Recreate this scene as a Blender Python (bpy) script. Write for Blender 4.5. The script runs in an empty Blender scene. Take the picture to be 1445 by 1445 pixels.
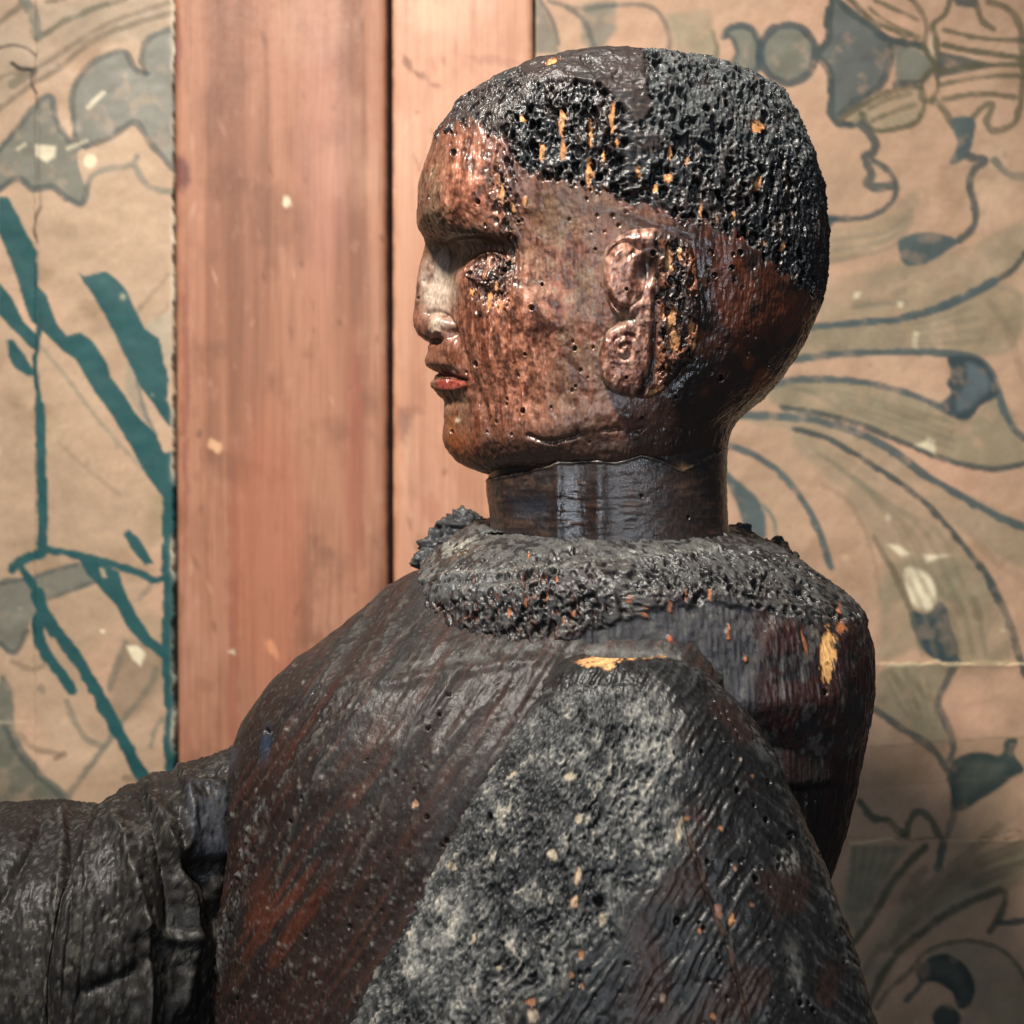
import bpy, math
import numpy as np
from mathutils import Vector

# ------------------------------------------------------------------ camera, world, lamps, exposure
S = 0.0004          # metres per photograph pixel in the plane of the head's middle (y = 0)
D = 0.80            # camera distance to that plane
Z0 = 1.30           # height of the camera
CX = CY = 722.5

scene = bpy.context.scene
cam_data = bpy.data.cameras.new("camera")
cam = bpy.data.objects.new("camera", cam_data)
scene.collection.objects.link(cam)
cam.location = (0, -D, Z0)
cam.rotation_euler = (math.radians(90), 0, 0)
cam_data.sensor_width = 36
cam_data.lens = 36 * D / (1445 * S)
cam_data.clip_start = 0.02
cam_data.clip_end = 50
cam_data.dof.use_dof = True
cam_data.dof.focus_distance = 0.735
cam_data.dof.aperture_fstop = 9.0
scene.camera = cam

world = bpy.data.worlds.new("World")
scene.world = world
world.use_nodes = True
bg = world.node_tree.nodes['Background']
bg.inputs[0].default_value = (0.80, 0.90, 1.0, 1)
bg.inputs[1].default_value = 0.07


def area(name, loc, target, sx, sy, power, col):
    l = bpy.data.lights.new(name, 'AREA')
    l.shape = 'RECTANGLE'
    l.size = sx
    l.size_y = sy
    l.energy = power
    l.color = col
    o = bpy.data.objects.new(name, l)
    scene.collection.objects.link(o)
    o.location = loc
    o.rotation_euler = (Vector(target) - Vector(loc)).to_track_quat('-Z', 'Y').to_euler()
    return o


kl = bpy.data.lights.new("key_lamp", 'SPOT')
kl.energy = 365
kl.color = (1.0, 0.93, 0.84)
kl.shadow_soft_size = 0.12
kl.spot_size = math.radians(54)
kl.spot_blend = 1.0
ko = bpy.data.objects.new("key_lamp", kl)
scene.collection.objects.link(ko)
ko.location = (-0.50, -0.85, 2.75)
ko.rotation_euler = (Vector((-0.02, 0.15, 1.37)) - Vector(ko.location)).to_track_quat('-Z', 'Y').to_euler()
area("window_light", (0.13, -1.90, 1.43), (0.0, 0.0, 1.3), 0.14, 0.34, 9.0, (0.80, 0.90, 1.0))
scene.view_settings.view_transform = 'Standard'
scene.view_settings.look = 'None'
scene.view_settings.exposure = 0.0
scene.view_settings.gamma = 1.0

rng = np.random.default_rng(7)

# ------------------------------------------------------------------ numeric helpers
NT = 64
TAB = rng.random((NT, NT, NT)).astype(np.float32).ravel()


def vnoise(x, y, z):
    """value noise, -1..1"""
    xi = np.floor(x); yi = np.floor(y); zi = np.floor(z)
    fx = (x - xi).astype(np.float32); fy = (y - yi).astype(np.float32); fz = (z - zi).astype(np.float32)
    fx = fx * fx * (3 - 2 * fx); fy = fy * fy * (3 - 2 * fy); fz = fz * fz * (3 - 2 * fz)
    xi = xi.astype(np.int64) & 63; yi = yi.astype(np.int64) & 63; zi = zi.astype(np.int64) & 63
    x1 = (xi + 1) & 63; y1 = (yi + 1) & 63; z1 = (zi + 1) & 63

    def t(a, b, c):
        return TAB[(a * NT + b) * NT + c]
    c00 = t(xi, yi, zi) * (1 - fx) + t(x1, yi, zi) * fx
    c10 = t(xi, y1, zi) * (1 - fx) + t(x1, y1, zi) * fx
    c01 = t(xi, yi, z1) * (1 - fx) + t(x1, yi, z1) * fx
    c11 = t(xi, y1, z1) * (1 - fx) + t(x1, y1, z1) * fx
    c0 = c00 * (1 - fy) + c10 * fy
    c1 = c01 * (1 - fy) + c11 * fy
    return (c0 * (1 - fz) + c1 * fz) * 2 - 1


def noise(P, sx, sy=None, sz=None, seed=0, octv=1):
    """P (...,3) metres; sx, sy, sz: feature size in mm"""
    sy = sy or sx
    sz = sz or sx
    x = P[..., 0] * 1000 / sx; y = P[..., 1] * 1000 / sy; z = P[..., 2] * 1000 / sz
    out = 0; a = 1.0; tot = 0
    for k in range(octv):
        o = seed * 17.31 + k * 7.77
        if k % 2:
            xx, yy, zz = x + 0.0, z * 0.8 - y * 0.6, y * 0.8 + z * 0.6
            if sz > 2 * sx or sx > 2 * sz:
                xx, yy, zz = x, y, z
        else:
            xx, yy, zz = x, y, z
        out = out + a * vnoise(xx + o, yy + o * 1.3, zz + o * 0.7)
        tot += a
        a *= 0.5
        x = x * 2.03; y = y * 2.03; z = z * 2.03
    return out / tot * (1.0 + 0.35 * (octv > 1))


JIT = rng.random((32 * 32 * 32, 3)).astype(np.float32)


def worley(P, sx, sy=None, sz=None, seed=0):
    sy = sy or sx
    sz = sz or sx
    shp = P.shape[:-1]
    q = np.stack([P[..., 0] * 1000 / sx + seed * 5.3, P[..., 1] * 1000 / sy + seed * 9.1, P[..., 2] * 1000 / sz + seed * 3.7], -1).reshape(-1, 3)
    c = np.floor(q).astype(np.int64)
    f = (q - c).astype(np.float32)
    F1 = np.full(len(q), 9.0, np.float32); F2 = F1.copy()
    for i in (-1, 0, 1):
        for j in (-1, 0, 1):
            for k in (-1, 0, 1):
                a = (c[:, 0] + i) & 31; b = (c[:, 1] + j) & 31; d = (c[:, 2] + k) & 31
                jt = JIT[(a * 32 + b) * 32 + d]
                dd = (jt[:, 0] + i - f[:, 0]) ** 2 + (jt[:, 1] + j - f[:, 1]) ** 2 + (jt[:, 2] + k - f[:, 2]) ** 2
                F2 = np.minimum(F2, np.maximum(F1, dd))
                F1 = np.minimum(F1, dd)
    return np.sqrt(F1).reshape(shp), np.sqrt(F2).reshape(shp)


def stroke_noise(qx, qy, ang, across, along, seed, octv=2):
    """noise drawn out along a direction (degrees), photograph pixels"""
    a = np.radians(ang)
    u = qx * np.cos(a) + qy * np.sin(a); v = -qx * np.sin(a) + qy * np.cos(a)
    out = 0; am = 1
    for k in range(octv):
        out = out + am * vnoise(v / across + seed * 3.1, u / along + seed * 1.7, np.full(qx.shape, seed * .37 + k * 5.1))
        across /= 2.1; along /= 1.7; am *= .55
    return out * 1.1


def ss(a, b, x):
    t = np.clip((x - a) / (b - a), 0, 1)
    return t * t * (3 - 2 * t)


def lin(*c):
    c = np.array(c, float) / 255.0
    return np.where(c <= 0.04045, c / 12.92, ((c + 0.055) / 1.055) ** 2.4)


def mix(C, col, a):
    a = np.asarray(a)[..., None]
    return C * (1 - a) + np.asarray(col) * a


def blob(qx, qy, cx, cy, rx, ry, ang=0.0, p=1.0):
    a = math.radians(ang)
    dx = qx - cx; dy = qy - cy
    u = dx * math.cos(a) + dy * math.sin(a)
    v = -dx * math.sin(a) + dy * math.cos(a)
    return np.exp(-((u / rx) ** 2 + (v / ry) ** 2) ** p)


def seg_dist(qx, qy, pts):
    """distance to an open polyline and parameter along it"""
    best = np.full(qx.shape, 1e9); par = np.zeros(qx.shape)
    n = len(pts) - 1
    for i in range(n):
        ax, ay = pts[i][:2]; bx, by = pts[i + 1][:2]
        vx, vy = bx - ax, by - ay
        L = vx * vx + vy * vy + 1e-9
        t = np.clip(((qx - ax) * vx + (qy - ay) * vy) / L, 0, 1)
        d = np.hypot(qx - ax - t * vx, qy - ay - t * vy)
        m = d < best
        best = np.where(m, d, best); par = np.where(m, (i + t) / n, par)
    return best, par


def poly_sdf(qx, qy, pts):
    """negative inside"""
    pts = list(pts)
    d, _ = seg_dist(qx, qy, pts + [pts[0]])
    inside = np.zeros(qx.shape, bool)
    n = len(pts)
    for i in range(n):
        ax, ay = pts[i]; bx, by = pts[(i + 1) % n]
        if ay == by:
            continue
        c = ((ay > qy) != (by > qy)) & (qx < (bx - ax) * (qy - ay) / (by - ay) + ax)
        inside ^= c
    return np.where(inside, -d, d)


def catmull(pts, n=8):
    pts = [np.array(p, float) for p in pts]
    if len(pts) < 3:
        return pts
    q = [2 * pts[0] - pts[1]] + pts + [2 * pts[-1] - pts[-2]]
    out = []
    for i in range(1, len(q) - 2):
        a, b, c, d = q[i - 1:i + 3]
        for k in range(n):
            t = k / n
            out.append(0.5 * ((2 * b) + (c - a) * t + (2 * a - 5 * b + 4 * c - d) * t * t + (3 * b - 3 * c + d - a) * t ** 3))
    out.append(pts[-1])
    return out


def wx(px, y):
    return (px - CX) * S * (D + y) / D


def wz(py, y):
    return Z0 - (py - CY) * S * (D + y) / D


def proj(P):
    k = D / (D + P[..., 1])
    return CX + P[..., 0] / S * k, CY - (P[..., 2] - Z0) / S * k


def normals(P, wrap=True):
    if wrap:
        Q = np.concatenate([P[:, -1:], P, P[:, :1]], 1)
        du = (Q[:, 2:] - Q[:, :-2])
    else:
        du = np.gradient(P, axis=1)
    dv = np.gradient(P, axis=0)
    N = np.cross(du, dv)
    N /= np.linalg.norm(N, axis=-1, keepdims=True) + 1e-12
    return N


# ------------------------------------------------------------------ objects
COL = scene.collection


def mesh_obj(name, P, C, R, mat, parent=None, wrap=True, mask=None, label=None, poles=(False, False)):
    """P (nv,nu,3) grid, C (nv,nu,3) colour, R (nv,nu) roughness -> one mesh object (faces where mask is True)"""
    nv, nu = P.shape[:2]
    C = C * (0.76 if mat in (M_paper, M_board) else (0.66 if mat is M_robe else 0.84))
    idx = np.arange(nv * nu).reshape(nv, nu)
    if wrap:
        i0 = idx; i1 = np.roll(idx, -1, 1)
    else:
        i0 = idx[:, :-1]; i1 = idx[:, 1:]
    F = np.stack([i0[:-1], i1[:-1], i1[1:], i0[1:]], -1).reshape(-1, 4)
    # keep outward facing
    if mask is not None:
        mk = mask.ravel()
        F = F[mk[F].sum(1) >= 3] if mask.dtype == bool else F
    V = P.reshape(-1, 3); Cc = C.reshape(-1, 3); Rr = R.ravel()
    used = np.zeros(len(V), bool); used[F.ravel()] = True
    remap = np.cumsum(used) - 1
    V = V[used]; Cc = Cc[used]; Rr = Rr[used]; F = remap[F]
    me = bpy.data.meshes.new(name)
    me.vertices.add(len(V)); me.vertices.foreach_set('co', V.astype(np.float32).ravel())
    me.loops.add(F.size); me.loops.foreach_set('vertex_index', F.astype(np.int32).ravel())
    me.polygons.add(len(F))
    me.polygons.foreach_set('loop_start', np.arange(0, F.size, 4, dtype=np.int32))
    me.polygons.foreach_set('use_smooth', np.ones(len(F), bool))
    me.update(calc_edges=True)
    ca = me.color_attributes.new('Col', 'FLOAT_COLOR', 'POINT')
    ca.data.foreach_set('color', np.concatenate([np.clip(Cc, 0, 1), Rr[:, None]], 1).astype(np.float32).ravel())
    me.materials.append(mat)
    o = bpy.data.objects.new(name, me)
    COL.objects.link(o)
    if parent is not None:
        o.parent = parent
        o.matrix_parent_inverse = parent.matrix_basis.inverted()
    if label:
        o['label'] = label
    return o


def empty(name, loc, label, cat, group=None):
    o = bpy.data.objects.new(name, None)
    o.location = loc
    o.empty_display_size = 0.05
    COL.objects.link(o)
    o['label'] = label
    o['category'] = cat
    if group:
        o['group'] = group
    return o


def surface_mat(name, grain=(1, 1, 0.15), scale=900.0, bump=0.35, bdist=0.0006, var=0.35, coat=0.0, spec=0.5, speck=0.0):
    m = bpy.data.materials.new(name)
    m.use_nodes = True
    nt = m.node_tree; n = nt.nodes; l = nt.links
    b = n['Principled BSDF']
    at = n.new('ShaderNodeAttribute'); at.attribute_name = 'Col'
    tc = n.new('ShaderNodeTexCoord')
    mp = n.new('ShaderNodeMapping'); mp.inputs['Scale'].default_value = grain
    l.new(tc.outputs['Object'], mp.inputs['Vector'])
    nz = n.new('ShaderNodeTexNoise'); nz.inputs['Scale'].default_value = scale; nz.inputs['Detail'].default_value = 4; nz.inputs['Roughness'].default_value = 0.65
    l.new(mp.outputs[0], nz.inputs['Vector'])
    nz2 = n.new('ShaderNodeTexNoise'); nz2.inputs['Scale'].default_value = scale * 0.42; nz2.inputs['Detail'].default_value = 5; nz2.inputs['Roughness'].default_value = 0.7
    l.new(tc.outputs['Object'], nz2.inputs['Vector'])
    # colour variation
    mr = n.new('ShaderNodeMapRange'); mr.inputs['From Min'].default_value = 0.3; mr.inputs['From Max'].default_value = 0.7
    mr.inputs['To Min'].default_value = 1 - var; mr.inputs['To Max'].default_value = 1 + var
    l.new(nz.outputs['Fac'], mr.inputs['Value'])
    mu = n.new('ShaderNodeVectorMath'); mu.operation = 'SCALE'
    l.new(at.outputs['Color'], mu.inputs[0]); l.new(mr.outputs[0], mu.inputs['Scale'])
    last = mu.outputs[0]
    if speck:
        vo = n.new('ShaderNodeTexNoise'); vo.inputs['Scale'].default_value = 420; vo.inputs['Detail'].default_value = 2
        l.new(tc.outputs['Object'], vo.inputs['Vector'])
        rp = n.new('ShaderNodeMapRange'); rp.inputs['From Min'].default_value = 0.68; rp.inputs['From Max'].default_value = 0.74
        rp.inputs['To Max'].default_value = speck
        l.new(vo.outputs['Fac'], rp.inputs['Value'])
        mx = n.new('ShaderNodeMix'); mx.data_type = 'RGBA'
        l.new(rp.outputs[0], mx.inputs[0]); l.new(last, mx.inputs[6]); mx.inputs[7].default_value = (0.34, 0.34, 0.33, 1)
        last = mx.outputs[2]
    l.new(last, b.inputs['Base Color'])
    ro = n.new('ShaderNodeMapRange'); ro.inputs['From Min'].default_value = 0.3; ro.inputs['From Max'].default_value = 0.7
    ro.inputs['To Min'].default_value = -0.12; ro.inputs['To Max'].default_value = 0.16
    l.new(nz2.outputs['Fac'], ro.inputs['Value'])
    ad = n.new('ShaderNodeMath'); ad.operation = 'ADD'; ad.use_clamp = True
    l.new(at.outputs['Alpha'], ad.inputs[0]); l.new(ro.outputs[0], ad.inputs[1])
    l.new(ad.outputs[0], b.inputs['Roughness'])
    b.inputs['Specular IOR Level'].default_value = spec
    if coat:
        b.inputs['Coat Weight'].default_value = coat
        b.inputs['Coat IOR'].default_value = 1.6
        b.inputs['Coat Roughness'].default_value = 0.14
    s2 = n.new('ShaderNodeMath'); s2.operation = 'ADD'
    l.new(nz.outputs['Fac'], s2.inputs[0]); l.new(nz2.outputs['Fac'], s2.inputs[1])
    bp = n.new('ShaderNodeBump'); bp.inputs['Strength'].default_value = bump; bp.inputs['Distance'].default_value = bdist
    l.new(s2.outputs[0], bp.inputs['Height'])
    l.new(bp.outputs[0], b.inputs['Normal'])
    if coat:
        l.new(bp.outputs[0], b.inputs['Coat Normal'])
    return m


M_face = surface_mat('varnished_painted_wood', grain=(1, 1, 0.4), scale=800, bump=0.6, bdist=0.00032, var=0.40, coat=0.28)
M_hair = surface_mat('worm_eaten_black_wood', grain=(1, 1, 0.4), scale=700, bump=0.7, bdist=0.00042, var=0.45, coat=0.18, spec=0.4)
M_robe = surface_mat('dark_stained_wood', grain=(1, 1, 0.3), scale=800, bump=0.6, bdist=0.00040, var=0.40, coat=0.10, speck=0.08, spec=0.27)
M_paper = surface_mat('old_wallpaper', grain=(1, 1, 1), scale=260, bump=0.10, bdist=0.0006, var=0.05, spec=0.35)
M_board = surface_mat('pink_wood', grain=(1, 1, 0.04), scale=420, bump=0.16, bdist=0.0006, var=0.10, spec=0.35)


# ------------------------------------------------------------------ the wall behind
YW = 0.36     # front of the wallpaper


def plain_mat(name, col, rough=0.9):
    m = bpy.data.materials.new(name); m.use_nodes = True
    n = m.node_tree.nodes; l = m.node_tree.links
    b = n['Principled BSDF']
    nz = n.new('ShaderNodeTexNoise'); nz.inputs['Scale'].default_value = 30; nz.inputs['Detail'].default_value = 6
    cr = n.new('ShaderNodeValToRGB')
    cr.color_ramp.elements[0].color = (*[c * 0.6 for c in col], 1); cr.color_ramp.elements[1].color = (*[c * 1.3 for c in col], 1)
    l.new(nz.outputs['Fac'], cr.inputs[0]); l.new(cr.outputs[0], b.inputs['Base Color'])
    b.inputs['Roughness'].default_value = rough
    return m


M_wall = plain_mat('bare_wall', (0.06, 0.045, 0.035))


def box(name, x0, x1, y0, y1, z0, z1, mat, parent=None):
    v = [(x, y, z) for x in (x0, x1) for y in (y0, y1) for z in (z0, z1)]
    f = [(0, 1, 3, 2), (4, 6, 7, 5), (0, 4, 5, 1), (2, 3, 7, 6), (0, 2, 6, 4), (1, 5, 7, 3)]
    me = bpy.data.meshes.new(name); me.from_pydata(v, [], f); me.update(); me.materials.append(mat)
    o = bpy.data.objects.new(name, me); COL.objects.link(o)
    if parent:
        o.parent = parent
        o.matrix_parent_inverse = parent.matrix_basis.inverted()
    return o


w = box('wall', -1.2, 1.2, YW + 0.02, YW + 0.12, 0.0, 2.6, M_wall)
w['kind'] = 'structure'

GREY = lin(112, 112, 100); DGREY = lin(66, 74, 72); BLUE = lin(76, 88, 88); DBLUE = lin(54, 68, 72)
OLIVE = lin(88, 84, 64); BROWN = lin(118, 102, 82); TEAL = lin(28, 78, 80); GREEN = lin(130, 126, 102)
CREAM = lin(235, 222, 190); DARK = lin(40, 34, 28)


def T(ox, oy, k, pts):
    return [(ox + p[0] * k, oy + p[1] * k) + tuple(p[2:]) for p in pts]


kA = 445 / 1445; kB = 345 / 1445; kL = 400 / 1445
R5 = lambda *p: T(1000, 0, kA, p)
R6 = lambda *p: T(1000, 400, kA, p)
R7 = lambda *p: T(1000, 800, kA, p)
R8 = lambda *p: T(1100, 1100, kB, p)
L2 = lambda *p: T(0, 0, kL, p)
L3 = lambda *p: T(0, 370, kL, p)
L4 = lambda *p: T(0, 740, kL, p)

# ('f', colour, alpha, points, edge) fill      ('s', colour, alpha, width, points) stroke
RIGHT = [
    ('f', GREEN, .45, R5((540, 1060), (760, 1010), (880, 930), (950, 860), (960, 940), (900, 1050), (780, 1140), (560, 1200)), 6),
    ('f', GREEN, .55, R5((560, 1300), (900, 1200), (1200, 1120), (1445, 1020), (1445, 1170), (1300, 1300), (1050, 1420), (520, 1470)), 8),
    ('f', GREEN, .60, R6((400, 210), (850, 170), (1150, 70), (1300, 0), (1445, 60), (1400, 300), (1230, 330), (900, 310), (400, 345)), 6),
    ('f', GREEN, .75, R6((300, 455), (700, 455), (1060, 575), (1190, 625), (1330, 520), (1440, 710), (1440, 825), (1320, 850), (1050, 795), (700, 650), (330, 575)), 4),
    ('f', GREEN, .50, R6((170, 605), (600, 655), (1000, 880), (1440, 1110), (1440, 1300), (1250, 1200), (900, 930), (550, 715), (200, 640)), 6),
    ('f', GREEN, .50, R6((400, 680), (750, 840), (1100, 1120), (1320, 1440), (900, 1440), (760, 1170), (600, 950), (420, 780)), 10),
    ('f', GREEN, .60, R7((830, 0), (1240, 0), (1400, 420), (1100, 440), (950, 380), (800, 440), (790, 300)), 8),
    ('f', GREEN, .75, R7((800, 465), (1080, 455), (1050, 620), (1110, 800), (1000, 810), (780, 665)), 4),
    ('f', GREEN, .85, R8((430, 390), (760, 385), (600, 620), (450, 920), (360, 760)), 6),
    ('f', GREEN, .55, R8((560, 1240), (800, 930), (1200, 690), (1445, 560), (1445, 380), (1150, 560), (760, 700), (480, 1060)), 10),
    ('f', GREEN, .60, R8((860, 1030), (1150, 960), (1400, 1090), (1445, 1445), (1080, 1445), (1150, 1220)), 6),
    ('f', lin(160, 132, 104), .55, R7((740, 825), (1445, 775), (1445, 960), (740, 1010)), 3),
    # upper ornament
    ('f', GREY, 1, R5((70, 150), (160, 115), (225, 180), (240, 250), (205, 335), (150, 360), (60, 300), (110, 285), (125, 240), (115, 190)), 2),
    ('s', DBLUE, .9, 8, R5((75, 170), (85, 140), (160, 118), (215, 155), (238, 245), (215, 325), (150, 362))),
    ('s', DGREY, .8, 6, R5((75, 155), (115, 190), (128, 240), (105, 290), (50, 295))),
    ('f', GREY, 1, [(1112 + 38 * math.cos(a), 75 + 38 * math.sin(a)) for a in np.linspace(0, 6.28, 20)[:-1]], 2),
    ('s', DBLUE, .9, 9, [(1112 + 39 * math.cos(a), 76 + 41 * math.sin(a)) for a in np.linspace(0, 6.29, 20)]),
    ('f', lin(92, 96, 92), 1, R5((560, 0), (600, 20), (720, 110), (830, 185), (825, 260), (810, 340), (780, 400), (600, 540), (555, 500), (550, 320), (500, 255), (550, 180)), 2),
    ('s', DGREY, 1, 9, R5((570, -40), (550, 90), (548, 180), (500, 240), (500, 265), (550, 320), (562, 420), (560, 520), (600, 565), (660, 570), (720, 530))),
    ('s', DGREY, 1, 8, R5((590, 5), (720, 105), (830, 180), (970, 210), (1020, 270), (1050, 310))),
    ('s', DGREY, .9, 8, R5((832, 190), (840, 250), (812, 350), (770, 410), (690, 450), (600, 520))),
    ('f', GREY, 1, R5((850, 205), (960, 225), (1030, 300), (980, 355), (860, 385)), 2),
    ('s', DGREY, .9, 7, R5((860, 385), (970, 370), (1030, 320))),
    ('f', lin(150, 138, 112), .8, R5((640, 540), (720, 470), (950, 400), (985, 430), (970, 540), (780, 600)), 3),
    ('s', OLIVE, .9, 7, R5((600, 550), (700, 480), (820, 425), (950, 398), (985, 430), (980, 510), (930, 570), (780, 602), (725, 565), (705, 520))),
    ('s', OLIVE, .8, 6, R5((735, 495), (820, 455), (925, 430))),
    ('s', OLIVE, .8, 6, R5((755, 550), (850, 510), (945, 480))),
    ('s', OLIVE, .9, 7, R5((640, -10), (740, 85), (850, 140), (960, 170))),
    ('s', OLIVE, .9, 6, R5((920, -10), (975, 50), (1000, 130), (990, 210), (1035, 300))),
    ('s', OLIVE, .8, 5, R5((735, 40), (820, 100), (930, 155))),
    ('s', OLIVE, .8, 5, R5((760, 0), (850, 40), (960, 90))),
    ('s', OLIVE, .9, 7, R5((1110, -10), (1085, 60), (1030, 115), (1048, 200), (1045, 300))),
    ('s', OLIVE, .9, 6, R5((1030, 320), (985, 360), (975, 450), (1040, 465))),
    ('s', OLIVE, .9, 6, R5((1040, 320), (1052, 400), (1020, 470))),
    ('f', CREAM, .3, R5((1010, 150), (1030, 160), (1035, 270), (1015, 250)), 3),
    ('f', DGREY, .9, R5((1055, 235), (1180, 260), (1340, 302), (1180, 330), (1050, 355)), 2),
    ('s', OLIVE, .9, 7, R5((1080, 205), (1200, 232), (1450, 268))),
    ('s', OLIVE, .8, 6, R5((1080, 135), (1250, 178), (1450, 185))),
    ('s', OLIVE, .9, 6, R5((1050, 325), (1250, 300), (1450, 300))),
    ('s', OLIVE, .8, 6, R5((1070, 385), (1250, 352), (1450, 350))),
    ('s', OLIVE, .8, 7, R5((1080, 455), (1250, 430), (1400, 445))),
    ('f', DGREY, .9, R5((1110, -20), (1240, -20), (1220, 40), (1130, 30)), 2),
    ('s', OLIVE, .8, 7, R5((1225, 20), (1250, 90), (1305, 135))),
    ('s', OLIVE, .8, 8, R5((1280, 10), (1370, 45), (1425, 110), (1440, 250), (1435, 430), (1400, 560), (1310, 600), (1275, 560), (1300, 480), (1250, 495), (1205, 545))),
    ('s', OLIVE, .8, 8, R5((1035, 460), (1090, 520), (1115, 580))),
    ('f', BLUE, 1, R5((1110, 550), (1215, 545), (1210, 640), (1190, 720), (1100, 755), (1140, 660)), 2),
    ('s', DGREY, .9, 9, R5((1190, 720), (1265, 735), (1215, 780), (1195, 850), (1220, 950), (1210, 1040), (1150, 1100))),
    ('f', BLUE, 1, R5((870, 1100), (960, 1065), (1050, 1070), (1145, 1105), (1090, 1150), (1000, 1210), (900, 1215), (875, 1160)), 2),
    ('s', DGREY, .9, 10, R5((700, 570), (740, 620), (765, 655), (752, 700), (712, 722), (745, 800), (728, 845), (770, 862), (840, 850))),
    ('s', DGREY, .9, 7, R5((755, 735), (820, 780), (860, 860), (825, 940), (740, 990), (640, 1003), (530, 1012))),
    ('f', DBLUE, 1, R5((510, 985), (600, 990), (545, 1060), (500, 1120)), 2),
    ('s', GREY, .9, 9, R5((1310, 730), (1350, 785), (1400, 810), (1450, 812))),
    ('s', DGREY, .9, 7, R5((1450, 1160), (1400, 1230), (1300, 1300), (1150, 1380), (1050, 1420), (950, 1450))),
    ('s', GREY, .5, 6, R5((660, 1410), (800, 1390), (900, 1380))),
    # the fan of leaves
    ('s', BLUE, 1, 9, R6((430, 205), (600, 187), (850, 165), (1000, 130), (1150, 70), (1310, -10))),
    ('s', BLUE, .95, 8, R6((340, 358), (560, 325), (800, 315), (1080, 320), (1220, 340), (1290, 400), (1330, 500), (1380, 640), (1450, 715))),
    ('f', DBLUE, 1, R6((1095, 335), (1230, 340), (1295, 410), (1325, 510), (1250, 560), (1190, 625), (1110, 612), (1055, 560), (1110, 500), (1090, 460), (1112, 410)), 2),
    ('f', lin(92, 104, 108), .8, R6((1180, 360), (1240, 380), (1290, 470), (1230, 540), (1150, 590), (1140, 520), (1190, 450)), 6),
    ('s', BLUE, .95, 8, R6((260, 470), (450, 437), (700, 450), (900, 500), (1075, 572))),
    ('s', DGREY, .9, 7, R6((330, 567), (500, 593), (700, 650), (900, 735), (1050, 795), (1200, 840), (1320, 850), (1450, 825))),
    ('s', BLUE, .95, 9, R6((100, 600), (400, 615), (600, 655), (800, 740), (1000, 880), (1200, 1000), (1350, 1080), (1450, 1115))),
    ('s', DGREY, .95, 7, R6((390, 667), (550, 715), (750, 830), (950, 970), (1100, 1120), (1250, 1310), (1330, 1450))),
    ('s', BLUE, .95, 8, R6((60, 735), (200, 780), (330, 870), (420, 980), (500, 1120), (560, 1300))),
    ('f', BLUE, 1, R6((60, 850), (150, 915), (240, 1010), (265, 1160), (230, 1300), (170, 1200), (140, 1040), (90, 930)), 3),
    ('s', GREY, .9, 5, R6((255, 1020), (300, 1090), (315, 1220))),
    ('s', BROWN, .8, 6, R6((760, 1165), (830, 1290), (905, 1450))),
    ('s', BROWN, .35, 6, R6((520, 920), (650, 1010), (740, 1200), (790, 1440))),
    ('s', BROWN, .35, 6, R6((740, 960), (880, 1100), (980, 1280), (1040, 1440))),
    ('s', BROWN, .35, 8, R6((820, 570), (950, 610), (1080, 620))),
    ('s', BROWN, .35, 8, R6((660, 100), (800, 70), (900, 30))),
    ('s', BROWN, .25, 9, R6((1200, 1160), (1320, 1280), (1440, 1360))),
    ('s', BROWN, .3, 9, R6((1280, 80), (1380, 230), (1440, 440))),
    ('f', CREAM, .8, R6((940, 740), (990, 725), (1000, 705), (1042, 720), (1040, 780)), 3),
    ('f', CREAM, .75, R6((820, 1195), (870, 1200), (930, 1240), (880, 1250)), 4),
    ('f', CREAM, .75, R6((985, 1245), (1115, 1245), (1040, 1262), (1000, 1280)), 4),
    ('f', CREAM, .85, R6((905, 1310), (1000, 1330), (1040, 1400), (1030, 1480), (980, 1490), (920, 1450)), 5),
    ('f', CREAM, .7, [(1206, 413), (1215, 412), (1211, 421), (1203, 422)], 3), ('f', CREAM, .7, [(1267, 425), (1275, 426), (1273, 434), (1267, 433)], 3),
    ('f', CREAM, .6, [(1289, 467), (1297, 470), (1294, 492), (1287, 490)], 3),
    ('f', DBLUE, 1, R7((918, 200), (1000, 215), (1050, 160), (1090, 190), (1112, 270), (1145, 370), (1130, 440), (1080, 440), (1000, 400), (950, 320)), 2),
    ('s', BROWN, .9, 7, R7((835, -10), (890, 100), (925, 200))),
    ('s', BROWN, .5, 12, R7((1110, 140), (1150, 200))), ('s', BROWN, .5, 12, R7((1215, 150), (1240, 230))),
    ('s', DGREY, .9, 9, R7((1240, -10), (1310, 100), (1380, 260), (1430, 430), (1450, 500))),
    ('s', DGREY, .85, 9, R7((1140, 430), (1090, 520), (1048, 620), (1080, 700), (1115, 800), (1105, 880))),
    ('s', DGREY, .85, 8, R7((740, 640), (800, 680), (900, 750), (1000, 810), (1060, 880), (1100, 940), (1122, 1050), (1120, 1140), (1085, 1240))),
    ('s', OLIVE, .4, 8, R7((830, 480), (900, 560), (960, 640))), ('s', OLIVE, .35, 8, R7((900, 480), (960, 560), (1010, 600))),
    ('f', lin(56, 68, 64), 1, R7((1105, 925), (1160, 862), (1250, 845), (1335, 860), (1360, 795), (1412, 788), (1400, 860), (1450, 930), (1390, 965), (1250, 1065), (1130, 1115)), 2),
    ('f', lin(80, 86, 78), .8, R7((1150, 950), (1200, 890), (1330, 900), (1350, 930), (1200, 1040), (1150, 1060)), 8),
    ('s', lin(218, 200, 160), .8, 2.4, R7((790, 458), (900, 452), (1000, 448), (1045, 428), (1090, 455), (1250, 440), (1450, 447))),
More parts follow.
